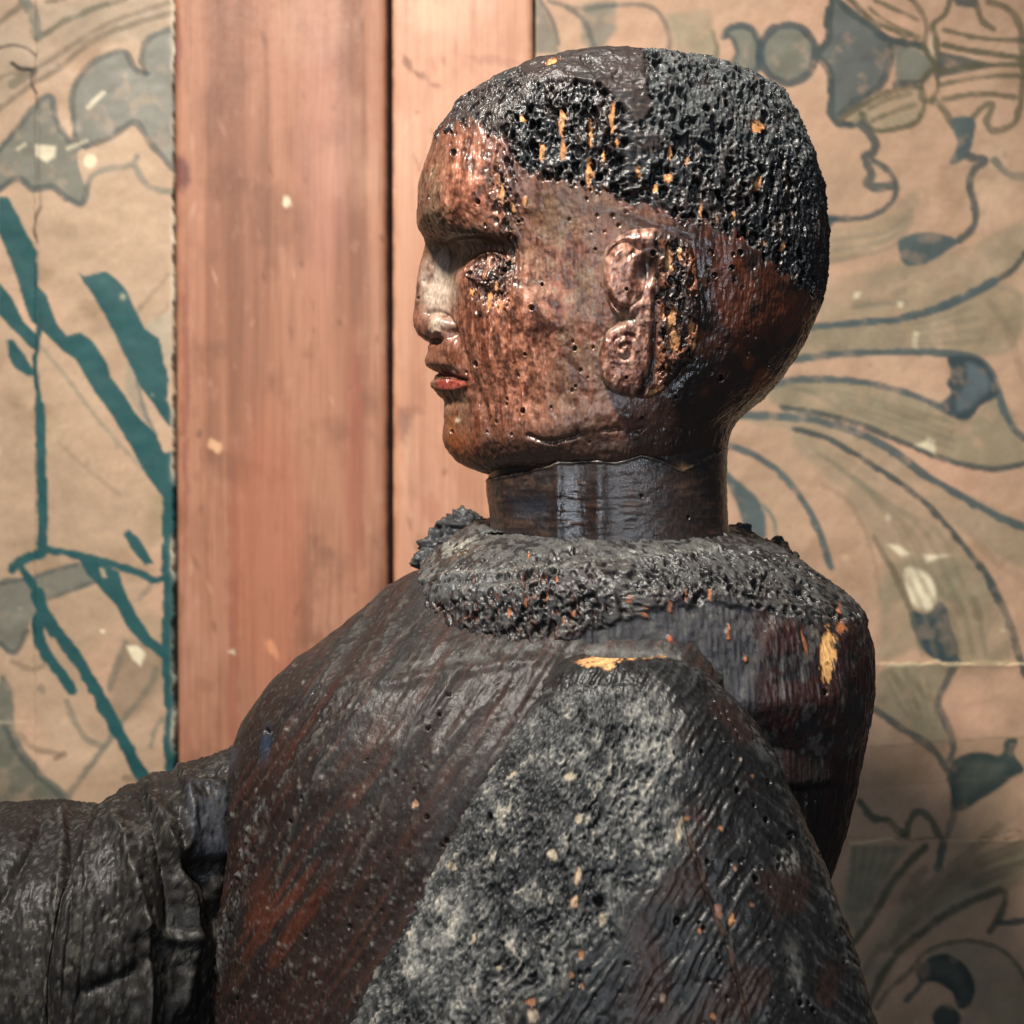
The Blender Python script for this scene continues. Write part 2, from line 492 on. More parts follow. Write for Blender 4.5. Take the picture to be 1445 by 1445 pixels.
    ('s', lin(218, 200, 160), .8, 2.6, R7((650, 1268), (760, 1255), (850, 1243))), ('s', DARK, .7, 1.6, R7((850, 1246), (930, 1252), (980, 1243), (1060, 1250))),
    ('s', DARK, .6, 1.5, R7((1230, 1240), (1330, 1225), (1400, 1205), (1450, 1215))), ('s', lin(210, 180, 145), .7, 2, R7((1060, 1254), (1250, 1246), (1400, 1213))),
    ('s', BROWN, .7, 1.5, R7((740, 825), (1000, 805), (1450, 778))), ('s', BROWN, .3, 1.5, R7((740, 1010), (1000, 990), (1445, 960))),
    ('s', OLIVE, 1, 9, R7((690, 1075), (750, 1150), (820, 1160), (860, 1205), (895, 1222))),
    ('s', OLIVE, .9, 8, R7((905, 1232), (920, 1160), (960, 1122), (1010, 1150), (1062, 1240))),
    ('s', OLIVE, .95, 9, R8((855, 395), (750, 500), (650, 620), (560, 780), (440, 950))),
    ('s', DGREY, .9, 9, R8((965, 380), (935, 520))),
    ('s', OLIVE, .95, 9, R8((500, 1350), (560, 1240), (650, 1080), (800, 930), (1000, 780), (1200, 690), (1315, 655), (1325, 720), (1290, 820), (1240, 890))),
    ('s', DGREY, .9, 8, R8((1290, 845), (1370, 840), (1460, 828))),
    ('s', OLIVE, .8, 6, R8((570, 1340), (640, 1240), (760, 1140), (860, 1020), (1000, 960), (1150, 953), (1300, 1000), (1400, 1090), (1460, 1200))),
    ('f', lin(52, 60, 56), 1, R8((805, 1110), (900, 1040), (1000, 1030), (1100, 1100), (1155, 1220), (1120, 1330), (1050, 1345), (1020, 1260), (930, 1195), (830, 1190)), 2),
    ('f', lin(84, 88, 78), .7, R8((850, 1110), (920, 1070), (1020, 1080), (1100, 1210), (1080, 1280), (1000, 1170)), 8),
    ('s', DGREY, .9, 7, R8((840, 1190), (800, 1240), (745, 1300))),
    ('f', lin(60, 68, 62), 1, [(1334 + 20 * math.cos(a), 1436 + 20 * math.sin(a)) for a in np.linspace(0, 6.28, 14)[:-1]], 3),
    ('s', OLIVE, .45, 11, R8((735, 690), (850, 530))), ('s', OLIVE, .4, 12, R8((790, 690), (960, 560), (1150, 400), (1290, 275))),
    ('s', OLIVE, .4, 12, R8((1000, 600), (1200, 480), (1430, 375))), ('s', OLIVE, .4, 12, R8((1150, 620), (1300, 540), (1450, 480))),
    ('s', OLIVE, .35, 12, R8((1300, 640), (1450, 590))), ('s', OLIVE, .4, 9, R8((600, 980), (540, 1060), (500, 1130))),
    *[('s', lin(116, 112, 92), .38, 5, R6((320 + 40 * i, 470 + 6 * i), (600, 500 + 22 * i), (860, 560 + 34 * i), (1120, 640 + 40 * i))) for i in range(4)],
    *[('s', lin(116, 112, 92), .32, 6, R6((480 + 60 * i, 760 + 40 * i), (700 + 50 * i, 930 + 30 * i), (880 + 60 * i, 1150), (1000 + 60 * i, 1430))) for i in range(4)],
    *[('s', lin(116, 112, 92), .34, 6, R6((480, 230 + 22 * i), (760, 205 + 26 * i), (1000, 175 + 34 * i), (1200 + 30 * i, 110 + 50 * i))) for i in range(4)],
    *[('s', lin(112, 106, 84), .40, 6, R7((860 + 60 * i, 60), (920 + 62 * i, 200), (980 + 58 * i, 400))) for i in range(6)],
    *[('s', lin(112, 106, 84), .40, 5, R7((810 + 45 * i, 500), (870 + 40 * i, 620), (960 + 20 * i, 740))) for i in range(5)],
    *[('s', lin(100, 98, 76), .40, 6, R8((440 + 60 * i, 400), (430 + 50 * i, 560), (400 + 30 * i, 760))) for i in range(5)],
    *[('s', lin(100, 94, 72), .40, 7, R8((620 + 30 * i, 1020 - 60 * i), (820 + 40 * i, 820 - 60 * i), (1100, 640 - 50 * i), (1420, 540 - 60 * i))) for i in range(4)],
    *[('s', lin(104, 104, 88), .35, 5, R5((560, 1100 + 50 * i), (820, 1060 + 40 * i), (930, 960 + 30 * i))) for i in range(3)],
    # bits of ornament above the head
    ('f', GREY, .8, [(752, -5), (765, 10), (782, 45), (790, 75), (752, 75)], 3), ('s', DGREY, .7, 5, [(762, 0), (780, 30), (788, 60)]),
    ('f', GREY, .8, [(822, 5), (868, 0), (870, 40), (845, 75), (820, 60)], 5), ('s', DGREY, .7, 6, [(800, 10), (825, 30), (840, 70)]),
    ('s', DGREY, .6, 6, [(865, 8), (920, 10), (945, 50), (940, 90)]), ('s', DGREY, .6, 6, [(775, 2), (820, 12), (868, 8)]),
    ('f', GREEN, .7, [(940, 20), (1000, 10), (1015, 80), (960, 90)], 8), ('s', OLIVE, .7, 5, [(1005, 45), (1012, 70), (1008, 100)]),
]
LEFT = [
    ('f', lin(150, 138, 118), .5, [(0, 0), (243, 0), (243, 60), (120, 60), (0, 160)], 10),
    ('s', BROWN, .8, 7, L2((-10, 120), (60, 60), (130, 10))), ('s', OLIVE, .8, 7, L2((190, 200), (300, 130), (450, 60), (640, -5))),
    ('s', BROWN, .8, 6, L2((240, 10), (330, -10))), ('s', BROWN, .8, 7, L2((-10, 560), (150, 440), (300, 350), (420, 250), (600, 150), (870, 70))),
    ('s', BROWN, .7, 6, L2((180, 350), (300, 280), (560, 120), (860, 15))),
    ('s', GREY, .9, 12, L2((130, 0), (170, 70), (190, 180))), ('s', OLIVE, .7, 12, L2((70, 425), (170, 365))),
    ('s', BROWN, .7, 6, L2((-10, 400), (80, 370), (160, 390))),
    ('f', lin(128, 126, 116), 1, L2((380, 690), (368, 560), (380, 440), (450, 340), (560, 280), (640, 268), (690, 350), (740, 380), (760, 360), (725, 290), (760, 200), (895, 140), (895, 860), (800, 760), (700, 620), (560, 690), (440, 735)), 2),
    ('s', DGREY, .75, 7, L2((440, 745), (385, 700), (368, 560), (380, 440), (450, 340), (560, 280), (640, 268), (690, 350), (745, 378))),
    ('s', DGREY, .75, 7, L2((745, 375), (722, 290), (760, 200), (880, 145))),
    ('s', DGREY, .75, 7, L2((430, 745), (560, 700), (690, 625), (760, 720), (885, 870))), ('f', DGREY, .8, L2((700, 345), (770, 370), (735, 385)), 4),
    ('f', lin(118, 116, 104), 1, L2((-20, 780), (100, 640), (220, 500), (265, 500), (290, 620), (350, 710), (420, 740), (390, 800), (430, 940), (430, 1040), (380, 1040), (270, 960), (150, 965), (90, 905), (-20, 980)), 2),
    ('s', DGREY, .75, 7, L2((-10, 770), (100, 640), (200, 520), (265, 500), (290, 620), (360, 720), (430, 735))),
    ('s', DGREY, .8, 8, L2((-10, 970), (60, 915), (110, 915), (170, 965), (270, 955), (340, 1010), (420, 1040), (445, 950))),
    ('s', GREY, .7, 7, L2((440, 1010), (462, 910), (540, 865), (660, 845), (700, 800))), ('s', GREY, .7, 7, L2((690, 850), (760, 950), (890, 985))),
    ('f', CREAM, .85, L2((175, 735), (290, 745), (280, 800), (240, 830), (190, 800)), 3),
    ('f', CREAM, .85, [(128 + 9 * math.cos(a), 227 + 10 * math.sin(a)) for a in np.linspace(0, 6.28, 12)[:-1]], 2),
    ('s', CREAM, .7, 5, L2((450, 550), (490, 510), (530, 470))), ('s', CREAM, .5, 4, L2((340, 760), (440, 715))), ('s', CREAM, .5, 4, L2((90, 760), (130, 735))),
    ('s', DARK, .9, 3, L2((-10, 245), (60, 230), (130, 245), (180, 285))), ('s', DARK, 1, 5, L2((60, 320), (100, 348), (165, 352))),
    ('s', DARK, .9, 4, L2((168, 350), (160, 410), (185, 475))), ('s', DARK, .5, 1.8, L2((185, 475), (205, 640), (200, 900), (212, 1060))),
    ('s', DARK, .8, 3, L2((212, 1060), (180, 1140), (192, 1240))), ('s', BROWN, .5, 1.6, L2((192, 1240), (200, 1330), (195, 1445))),
    # lower grey ornament
    ('s', lin(150, 136, 116), .8, 5, L3((205, 430), (350, 600), (500, 800), (730, 1060))), ('s', BROWN, .3, 5, L3((300, 920), (450, 1060), (610, 1180))),
    ('f', lin(150, 138, 120), .8, L3((650, 490), (700, 600), (800, 880), (740, 820), (640, 650)), 3), ('s', GREY, .8, 4, L3((700, 600), (740, 760), (800, 890))),
    ('s', BROWN, .4, 5, L3((860, 60), (700, 260))), ('s', BROWN, .4, 5, L3((870, 210), (760, 340))), ('f', lin(165, 158, 140), .6, L3((720, 330), (880, 250), (880, 560), (800, 400)), 6),
    ('f', lin(150, 132, 100), .5, L3((760, 1200), (840, 1130), (840, 1445), (740, 1445)), 10),
    ('f', lin(118, 116, 104), 1, L4((-10, 290), (150, 270), (400, 200), (480, 300), (280, 370), (200, 400), (120, 580), (60, 660), (-10, 600)), 2),
    ('s', DGREY, .6, 5, L4((-10, 300), (150, 270), (400, 200))), ('s', DGREY, .6, 5, L4((190, 410), (280, 370), (480, 295))), ('s', DGREY, .7, 6, L4((-10, 600), (50, 650), (90, 640), (140, 540))),
    ('f', lin(104, 106, 94), .95, L4((-10, 810), (50, 815), (70, 900), (80, 1040), (150, 1180), (250, 1290), (360, 1390), (300, 1460), (-10, 1460)), 3),
    ('s', DGREY, .6, 6, L4((30, 1030), (90, 1160), (200, 1290), (330, 1400))), ('f', CREAM, .35, L4((-10, 1000), (60, 1005), (180, 1000), (60, 1015), (-10, 1012)), 2),
    ('s', GREY, .8, 7, L4((340, 1400), (430, 1270), (560, 1100), (640, 980), (760, 830), (800, 740))), ('s', GREY, .6, 7, L4((345, 900), (385, 1000), (440, 1090), (520, 1130))),
    ('s', GREY, .7, 8, L4((640, 600), (600, 720), (560, 840))), ('f', BROWN, .5, L4((560, 850), (640, 600), (830, 640), (820, 800), (700, 960), (620, 1000)), 8),
    ('s', BROWN, .6, 7, L4((100, 1070), (180, 1140), (300, 1170))), ('s', DARK, .5, 7, L4((290, 1190), (330, 1170))), ('s', BROWN, .6, 6, L4((60, 700), (170, 740), (250, 700))),
    ('s', GREY, .5, 6, L4((720, 380), (770, 310))), ('s', GREY, .7, 6, L4((830, 990), (790, 1050), (770, 1130))), ('s', OLIVE, .5, 9, L4((640, 1290), (700, 1300))),
    ('s', DGREY, .5, 8, L4((215, 830), (220, 850))),
    # teal overpainting
    ('f', TEAL, 1, L3((-10, -330), (40, -330), (60, -300), (120, -180), (190, -60), (195, 30), (200, 130), (240, 170), (280, 290), (340, 375), (370, 368), (410, 358), (450, 380), (490, 430), (550, 520), (570, 590), (640, 680), (700, 780), (800, 880), (830, 960), (888, 1010), (885, 1150), (835, 1200), (750, 1090), (660, 930), (560, 760), (480, 660), (390, 500), (330, 460), (210, 340), (160, 300), (120, 200), (60, 0), (0, -130), (-10, -150)), 1.5),
    ('f', TEAL, 1, L3((-10, 100), (60, 180), (120, 300), (190, 370), (200, 460), (160, 440), (60, 340), (-10, 262)), 1.5),
    ('f', TEAL, 1, L3((30, 400), (60, 390), (100, 440), (160, 530), (190, 580), (140, 582), (80, 540), (40, 480)), 1.5),
    ('f', TEAL, 1, L3((400, 55), (430, 75), (540, 50), (600, 90), (650, 150), (700, 260), (740, 340), (810, 390), (840, 510), (865, 600), (850, 700), (890, 760), (890, 860), (830, 790), (720, 640), (680, 560), (600, 400), (540, 280), (480, 170), (430, 110)), 1.5),
    ('s', TEAL, 1, 7, L3((205, 330), (185, 440), (185, 600), (205, 740))), ('s', TEAL, 1, 12, L3((205, 740), (215, 1100), (220, 1300), (215, 1480))),
    ('s', DARK, .4, 2, L3((190, 100), (210, 330), (185, 460), (200, 660))),
    ('s', TEAL, 1, 14, L3((866, 1000), (860, 1200), (862, 1445))),
    ('s', TEAL, 1, 10, L4((215, -20), (215, 60), (225, 130))), ('s', TEAL, 1, 12, L4((60, 225), (120, 180), (215, 150))),
    ('s', TEAL, 1, 9, L4((225, 130), (300, 135), (420, 165), (560, 200), (700, 240), (790, 285), (870, 255))),
    ('f', TEAL, 1, L4((628, 50), (660, 25), (700, 60), (740, 120), (785, 195), (740, 205), (690, 150)), 1.5),
    ('s', TEAL, 1, 15, L4((862, -10), (865, 300), (858, 600), (872, 900), (888, 1260))), ('s', TEAL, 1, 24, L4((885, 180), (885, 290))), ('s', TEAL, 1, 21, L4((880, 1100), (893, 1290))),
    ('s', TEAL, 1, 9, L4((110, 230), (160, 300), (190, 350))), ('s', TEAL, 1, 15, L4((190, 350), (230, 460), (300, 560), (400, 690), (480, 830), (560, 970), (640, 1120), (760, 1340))),
    ('s', TEAL, 1, 13, L4((195, 470), (205, 590), (265, 700), (345, 800), (368, 845))),
    ('f', TEAL, 1, L4((400, 170), (500, 190), (610, 240), (640, 340), (700, 460), (770, 570), (830, 620), (840, 690), (740, 620), (650, 530), (600, 420), (520, 330), (450, 260)), 1.5),
    ('f', lin(180, 160, 132), .9, L4((510, 222), (530, 225), (550, 270), (530, 275)), 2),
    ('f', CREAM, .9, L4((650, 620), (700, 615), (745, 660), (715, 725), (680, 690)), 3), ('f', CREAM, .8, L4((512, 540), (530, 535), (545, 548), (525, 558)), 2),
]


def paint(x0, x1, y0, y1, step, items, base, seed, edge_fn=None):
    nx = int((x1 - x0) / step) + 1; ny = int((y1 - y0) / step) + 1
    gx, gy = np.meshgrid(np.linspace(x0, x1, nx), np.linspace(y0, y1, ny))
    P = np.stack([wx(gx, YW), np.full_like(gx, YW), wz(gy, YW)], -1)
    C = np.ones(gx.shape + (3,)) * base
    n1 = noise(P, 90, 90, 90, seed, 4); n2 = noise(P, 22, 22, 22, seed + 1, 3); n3 = noise(P, 3, 3, 3, seed + 2, 2)
    C = mix(C, lin(205, 176, 148), ss(0.0, .7, n1) * .6)
    C = mix(C, lin(150, 130, 104), ss(0.0, .8, -n1) * .5)
    C = mix(C, lin(140, 112, 84), .45 * ss(.15, .75, noise(P, 45, 45, 30, seed + 11, 4))); C = mix(C, lin(214, 168, 140), .4 * ss(.1, .7, noise(P, 55, 55, 70, seed + 12, 3)))
    C *= (1 + 0.08 * n2 + 0.05 * n3)[..., None]
    # a slow wobble so that the drawn edges are not perfect
    wob = noise(P, 6, 6, 6, seed + 3, 2)
    wob2 = noise(P, 40, 8, 8, seed + 4, 2)
    fade = 1 - 0.34 * ss(0.1, .7, noise(P, 12, 12, 12, seed + 5, 3))
    for it in items:
        if it[0] == 'f':
            _, col, al, pts, ed = it
            pts = [p[:2] for p in pts]
            if len(pts) > 5 and col is not TEAL and len(pts) < 16:
                q_ = [pts[-1]] + pts + pts[:2]
                pts = [tuple(v) for v in catmull(q_, 4)[4:-4]]
            m = ed + 3; wd = 0
        else:
            _, col, al, wd, pts = it
            pts = catmull([p[:2] for p in pts], 7)
            m = wd + 4; ed = 1.6
        ax = min(p[0] for p in pts) - m; bx = max(p[0] for p in pts) + m
        ay = min(p[1] for p in pts) - m; by = max(p[1] for p in pts) + m
        i0 = max(0, int((ax - x0) / step)); i1 = min(nx, int((bx - x0) / step) + 2)
        j0 = max(0, int((ay - y0) / step)); j1 = min(ny, int((by - y0) / step) + 2)
        if i1 <= i0 or j1 <= j0:
            continue
        sl = (slice(j0, j1), slice(i0, i1))
        X = gx[sl] + wob[sl] * 1.2; Y = gy[sl] + wob2[sl] * 1.2
        if it[0] == 's' and col is TEAL:
            X = gx[sl] + wob[sl] * .5
        if it[0] == 'f':
            d = poly_sdf(X, Y, pts)
        else:
            d, _ = seg_dist(X, Y, pts)
            d = d - wd * .62 * (1 + 0.25 * wob[sl])
        a = al * (1 - ss(-ed * .9, ed * .9, d)) * (1 if col is TEAL else fade[sl])
        cc = np.asarray(col) * (1 + 0.10 * n2[sl] + 0.10 * wob2[sl])[..., None]
        a = a[..., None]
        C[sl] = C[sl] * (1 - a) + cc * a
    br_ = stroke_noise(gx + 20 * n2, gy + 20 * n2, -35, 5, 90, seed, 3)
    C *= (1 + .05 * br_)[..., None]
    # foxing and specks
    r2 = np.random.default_rng(seed)
    for _ in range(55):
        sx_ = r2.uniform(x0, x1); sy_ = r2.uniform(y0, y1); rr = r2.uniform(1.5, 4.5)
        i0 = max(0, int((sx_ - x0 - 12) / step)); i1 = int((sx_ - x0 + 12) / step); j0 = max(0, int((sy_ - y0 - 12) / step)); j1 = int((sy_ - y0 + 12) / step)
        sl = (slice(j0, j1), slice(i0, i1))
        a = blob(gx[sl], gy[sl], sx_, sy_, rr, rr * r2.uniform(.6, 1.6)) * r2.uniform(.15, .6)
        C[sl] = mix(C[sl], BROWN if r2.random() < .75 else CREAM, a)
    return gx, gy, P, C


def extrude_sheet(P, C, R, th):
    """give a painted sheet an edge: a rim row all round that goes back by th"""
    def pad(A, dy=None):
        B = np.pad(A, ((1, 1), (1, 1), (0, 0)), mode='edge')
        return B
    P2 = pad(P); C2 = pad(C); R2 = np.pad(R, 1, mode='edge')
    P2[0, :, 1] += th; P2[-1, :, 1] += th; P2[:, 0, 1] += th; P2[:, -1, 1] += th
    return P2, C2, R2


def build_paper(items, x0, x1, cuts, seed, name, label, step, base, vertical=None):
    ya, yb = cuts[0], cuts[-1]
    gx, gy, P, C = paint(x0, x1, ya, yb, step, items, base, seed)
    root = empty(name, (wx((x0 + x1) / 2, YW), YW, wz(yb, YW)), label, 'wallpaper')
    sheets = []
    if vertical is None:
        for a, b in zip(cuts[:-1], cuts[1:]):
            sheets.append(((gy[:, 0] >= a - step) & (gy[:, 0] <= b), slice(None)))
    else:
        for a, b in zip(vertical[:-1], vertical[1:]):
            sheets.append((np.ones(len(gy), bool), (gx[0] >= a - step) & (gx[0] <= b)))
    for k, (mr_, mc_) in enumerate(sheets):
        if isinstance(mc_, slice):
            mc_ = np.ones(gx.shape[1], bool)
        Ps = P[np.ix_(mr_, mc_)].copy(); Cs = C[np.ix_(mr_, mc_)].copy(); Gx = gx[np.ix_(mr_, mc_)]; Gy = gy[np.ix_(mr_, mc_)]
        # buckles and an uneven, slightly lifted edge
        h = 0.0012 * noise(Ps, 70, 70, 50, seed + 9, 2) + 0.0005 * noise(Ps, 16, 16, 16, seed + 8, 2)
        e_top = np.exp(-(Gy - Gy.min()) / 7.0); e_bot = np.exp(-(Gy.max() - Gy) / 7.0)
        e_l = np.exp(-(Gx - Gx.min()) / 6.0); e_r = np.exp(-(Gx.max() - Gx) / 6.0)
        Ps[..., 1] += h - 0.0011 * k - 0.0012 * e_top * (k > 0) * (vertical is None)
        if vertical is None:
            Ps[..., 2] += e_bot * 0.0016 * noise(Ps * [1, 0, 0], 9, 9, 9, seed, 3) + e_top * 0.0016 * noise(Ps * [1, 0, 0], 9, 9, 9, seed + 30, 3)
            Ps[..., 2] += np.where(k > 0, e_top, 0) * 0.001
        else:
            Ps[..., 0] += (e_l * (k > 0) + e_r) * 0.0020 * noise(Ps * [0, 0, 1], 9, 9, 9, seed, 3)
            Cs = mix(Cs, lin(232, 220, 195), np.exp(-(Gx.max() - Gx) / 1.7) * ss(-.3, .4, noise(Ps * [0, 0, 1], 30, 30, 30, 5, 2)) * (k == len(sheets) - 1))
        R = np.full(Gx.shape, 0.55)
        Pp, Cp, Rp = extrude_sheet(Ps, Cs, R, 0.018)
        mesh_obj('paper_sheet', Pp, Cp, Rp, M_paper, root, wrap=False)
    return root


PBASE = lin(184, 150, 124)
build_paper(RIGHT, 756, 1600, [-80, 938, 1186, 1520], 21, 'painted_wallpaper', 'tan wallpaper with grey-blue leaf scrolls and fan ornament, behind the head at right', 2.8, PBASE)
build_paper(LEFT, -170, 244, [-80, 1500], 33, 'painted_wallpaper', 'tan wallpaper with grey ornament and teal overpainted twigs, left of the wooden boards', 2.8, lin(180, 152, 126), vertical=[-170, 52, 244])


def board(x0, x1, x0b, x1b, base, dark, light, seed, label, yf, marks):
    """upright plank, slightly leaning edges, rounded arrises"""
    step = 3.3
    ys = np.arange(-60, 1500, step); n = int((x1 - x0) / step)
    u = np.linspace(0, 1, n)
    t = ((ys + 60) / 1560)[:, None]
    gx = (x0 + (x0b - x0) * t) * (1 - u) + (x1 + (x1b - x1) * t) * u
    gy = np.repeat(ys[:, None], n, 1)
    P = np.stack([wx(gx, yf), np.full_like(gx, yf), wz(gy, yf)], -1)
    g1 = noise(P, 5, 5, 260, seed, 3); g2 = noise(P, 18, 18, 500, seed + 1, 3); m = noise(P, 60, 60, 80, seed + 2, 4); f = noise(P, 1.7, 1.7, 90, seed + 3, 2)
    C = np.ones(gx.shape + (3,)) * base
    C = mix(C, dark, .75 * ss(0.05, .8, g2)); C = mix(C, light, .55 * ss(0.0, .8, m)); C = mix(C, dark, .5 * ss(0.25, .9, g1)); C = mix(C, dark, .4 * ss(.1, .8, noise(P, 30, 30, 60, seed + 6, 4)))
    C *= (1 + 0.05 * f)[..., None]
    C = mix(C, dark, .22 * ss(.25, .7, noise(P, 2.2, 2.2, 60, seed + 7, 2))); C = mix(C, dark * .8, .45 * ss(.1, .7, noise(P, 26, 26, 34, seed + 9, 4))); C = mix(C, light, .18 * ss(.3, .7, noise(P, 5, 5, 12, seed + 8, 3)))
    rb = np.random.default_rng(seed)
    for _ in range(46):
        bx, by = rb.uniform(x0, x1), rb.uniform(0, 1100)
        C = mix(C, dark * .6 if rb.random() < .7 else light, rb.uniform(.2, .7) * blob(gx, gy, bx, by, rb.uniform(1.5, 4), rb.uniform(2, 14), rb.uniform(-25, 25), 1.5))
    wob = noise(P, 5, 5, 9, seed + 4, 3)
    for (mx, my, rx, ry, ang, col, al) in marks:
        C = mix(C, col, al * ss(0.25, .75, blob(gx + wob * 5, gy + wob * 8, mx, my, rx, ry, ang)))
    e = np.minimum(gx - gx.min(1, keepdims=True), gx.max(1, keepdims=True) - gx)
    P[..., 1] += 0.0035 * np.exp(-(e / 4.0)) + 0.0003 * g1 - 0.0006 * g2
    C = mix(C, lin(90, 50, 38), .6 * np.exp(-e / 3.0) * ss(-.5, .5, wob))
    Pp, Cp, Rp = extrude_sheet(P, C, np.full(gx.shape, .52), YW + .018 - yf)
    o = mesh_obj('wooden_board', Pp, Cp, Rp, M_board, None, wrap=False, label=label)
    o['category'] = 'board'
    o['group'] = 'boards on the wall'
    return o


PUR = lin(90, 45, 50)
board(245, 545, 253, 548, lin(168, 118, 93), lin(120, 76, 56), lin(196, 152, 128), 41, 'wide pinkish brown wooden board beside the teal painted wallpaper', YW - .006,
      [(252, 245, 18, 30, 0, PUR, .75), (250, 60, 6, 60, 0, PUR, .4), (262, 560, 6, 260, 0, lin(130, 70, 60), .5), (405, 286, 8, 8, 0, CREAM, .8), (304, 630, 14, 9, 20, lin(230, 180, 140), .8),
       (330, 900, 10, 300, 0, lin(140, 74, 56), .5), (455, 200, 40, 260, 0, lin(170, 118, 104), .4), (380, 780, 60, 240, 0, lin(172, 104, 78), .5), (280, 610, 4, 8, 0, DARK, .5), (385, 917, 7, 14, -20, lin(220, 150, 110), .7), (326, 918, 5, 4, 0, CREAM, .6),
       (500, 640, 16, 200, 0, lin(156, 90, 70), .5), (440, 40, 60, 60, 0, lin(190, 150, 128), .3)])
board(553, 752, 556, 764, lin(198, 148, 121), lin(168, 116, 90), lin(220, 178, 150), 52, 'paler peach wooden board between the wide board and the head', YW - .004,
      [(574, 88, 7, 13, -20, lin(120, 80, 60), .75), (592, 104, 14, 6, 35, lin(120, 80, 60), .7), (614, 119, 13, 5, 25, lin(130, 86, 66), .6), (627, 86, 4, 6, 0, lin(150, 104, 80), .5), (700, 86, 50, 7, 8, lin(160, 110, 92), .5),
       (566, 600, 16, 26, 0, lin(134, 96, 84), .7), (575, 580, 26, 12, 0, lin(150, 104, 86), .5), (600, 20, 40, 30, 0, lin(214, 184, 154), .4), (590, 160, 4, 4, 0, DARK, .4), (560, 700, 8, 200, 0, lin(196, 134, 100), .5), (610, 720, 14, 26, 0, lin(170, 110, 84), .5)])


# ------------------------------------------------------------------ the carved figure
fig = empty('wooden_statue', (0.0, 0.0, wz(1560, 0)), 'dark worm-eaten wooden statue of a robed man in profile with scroll-shaped ear', 'statue')


def interp(keys, ys, smooth=0):
    k = np.array(sorted(keys), float)
    v = np.stack([np.interp(ys, k[:, 0], k[:, c]) for c in range(1, k.shape[1])], -1)
    if smooth:
        r = int(smooth * 3); w_ = np.exp(-0.5 * (np.arange(-r, r + 1) / smooth) ** 2); w_ /= w_.sum()
        v = np.stack([np.convolve(np.pad(v[:, c], r, mode='edge'), w_, 'valid') for c in range(v.shape[1])], -1)
    return v


def thetas(nu, near=0.72):
    """0..2pi, denser on the camera side (sin < 0)"""
    n1 = int(nu * near)
    a = np.linspace(math.pi, 2 * math.pi, n1, endpoint=False)
    b = np.linspace(0, math.pi, nu - n1, endpoint=False)
    return np.concatenate([b, a])


def loft(ys, L, R, yc, hn, hf, n, nu, near=0.72, fix=True, tilt=0.0, nR=None, yz=None):
    th = thetas(nu, near)
    c = np.cos(th)[None]; s = np.sin(th)[None]
    n = np.asarray(n)[:, None] if np.ndim(n) else n
    if nR is not None:
        n = np.where(c > 0, nR, n)
    yz = yc if yz is None else yz
    ex = np.sign(c) * np.abs(c) ** (2 / n); ey = np.sign(s) * np.abs(s) ** (2 / n)
    L = L.copy(); R = R.copy(); tL = L.copy(); tR = R.copy()
    for it in range(3 if fix else 1):
        xL = wx(L, yc); xR = wx(R, yc)
        mid = (xL + xR) / 2; hw = np.maximum((xR - xL) / 2, 1e-4)
        X = mid[:, None] + hw[:, None] * ex
        Y = yc[:, None] + np.where(ey < 0, hn[:, None], hf[:, None]) * ey
        Z = np.repeat(wz(ys, yz)[:, None], len(th), 1) + tilt * (Y - yc[:, None])
        P = np.stack([X, Y, Z], -1)
        if fix:
            qx, _ = proj(P)
            L += (tL - qx.min(1)) * .8; R += (tR - qx.max(1)) * .8
    return P


def erode(P, s=1.0, seed=0, sz=2.2):
    """worm-eaten relief in mm (mostly negative) and a pit mask"""
    W = P + 0.0014 * np.stack([noise(P, 4, 4, 4, seed + 1, 2), noise(P, 4, 4, 4, seed + 2, 2), noise(P, 4, 4, 4, seed + 3, 2)], -1)
    F1, F2 = worley(W, 5.0 * s, 5.0 * s, 5.0 * s * sz, seed)
    G1, G2 = worley(W, 2.5 * s, 2.5 * s, 2.5 * s * sz, seed + 4)
    va = noise(P, 7, 7, 9, seed + 6, 2)
    t1 = .34 + .24 * va
    p1 = ss(t1 + .08, t1 - .10, F1) * (t1 > .22)
    t2 = .30 - .28 * noise(P, 11, 11, 11, seed + 9, 2)
    p2 = ss(t2 + .08, t2 - .12, G1) * (t2 > .20)
    rid = 1 - 2 * np.abs(noise(W, 3.6 * s, 3.6 * s, 3.6 * s * sz, seed + 7, 3))
    rid2 = 1 - 2 * np.abs(noise(W, 1.7, 1.7, 2.2, seed + 8, 1))
    flut = noise(W, 1.7 * s, 1.7 * s, 9 * s, seed + 12, 2)
    h = 1.2 * noise(P, 8 * s, 8 * s, 13 * s, seed + 5, 4) + .5 * rid + .6 * flut + .3 * noise(P, 1.2, 1.2, 1.4, seed + 8, 2) - .4 - 3.4 * p1 - 1.7 * p2
    return h, np.clip(p1 + .8 * p2, 0, 1)


def scallop(P, size, long=1.6, seed=0):
    """hollows left by a gouge, with crisp ridges between them (0..1)"""
    W = P + .002 * np.stack([noise(P, 12, 12, 12, seed + 1), noise(P, 12, 12, 12, seed + 2), noise(P, 12, 12, 12, seed + 3)], -1)
    F1, F2 = worley(W, size, size, size * long, seed)
    return np.minimum(F1, 1.2) ** 2


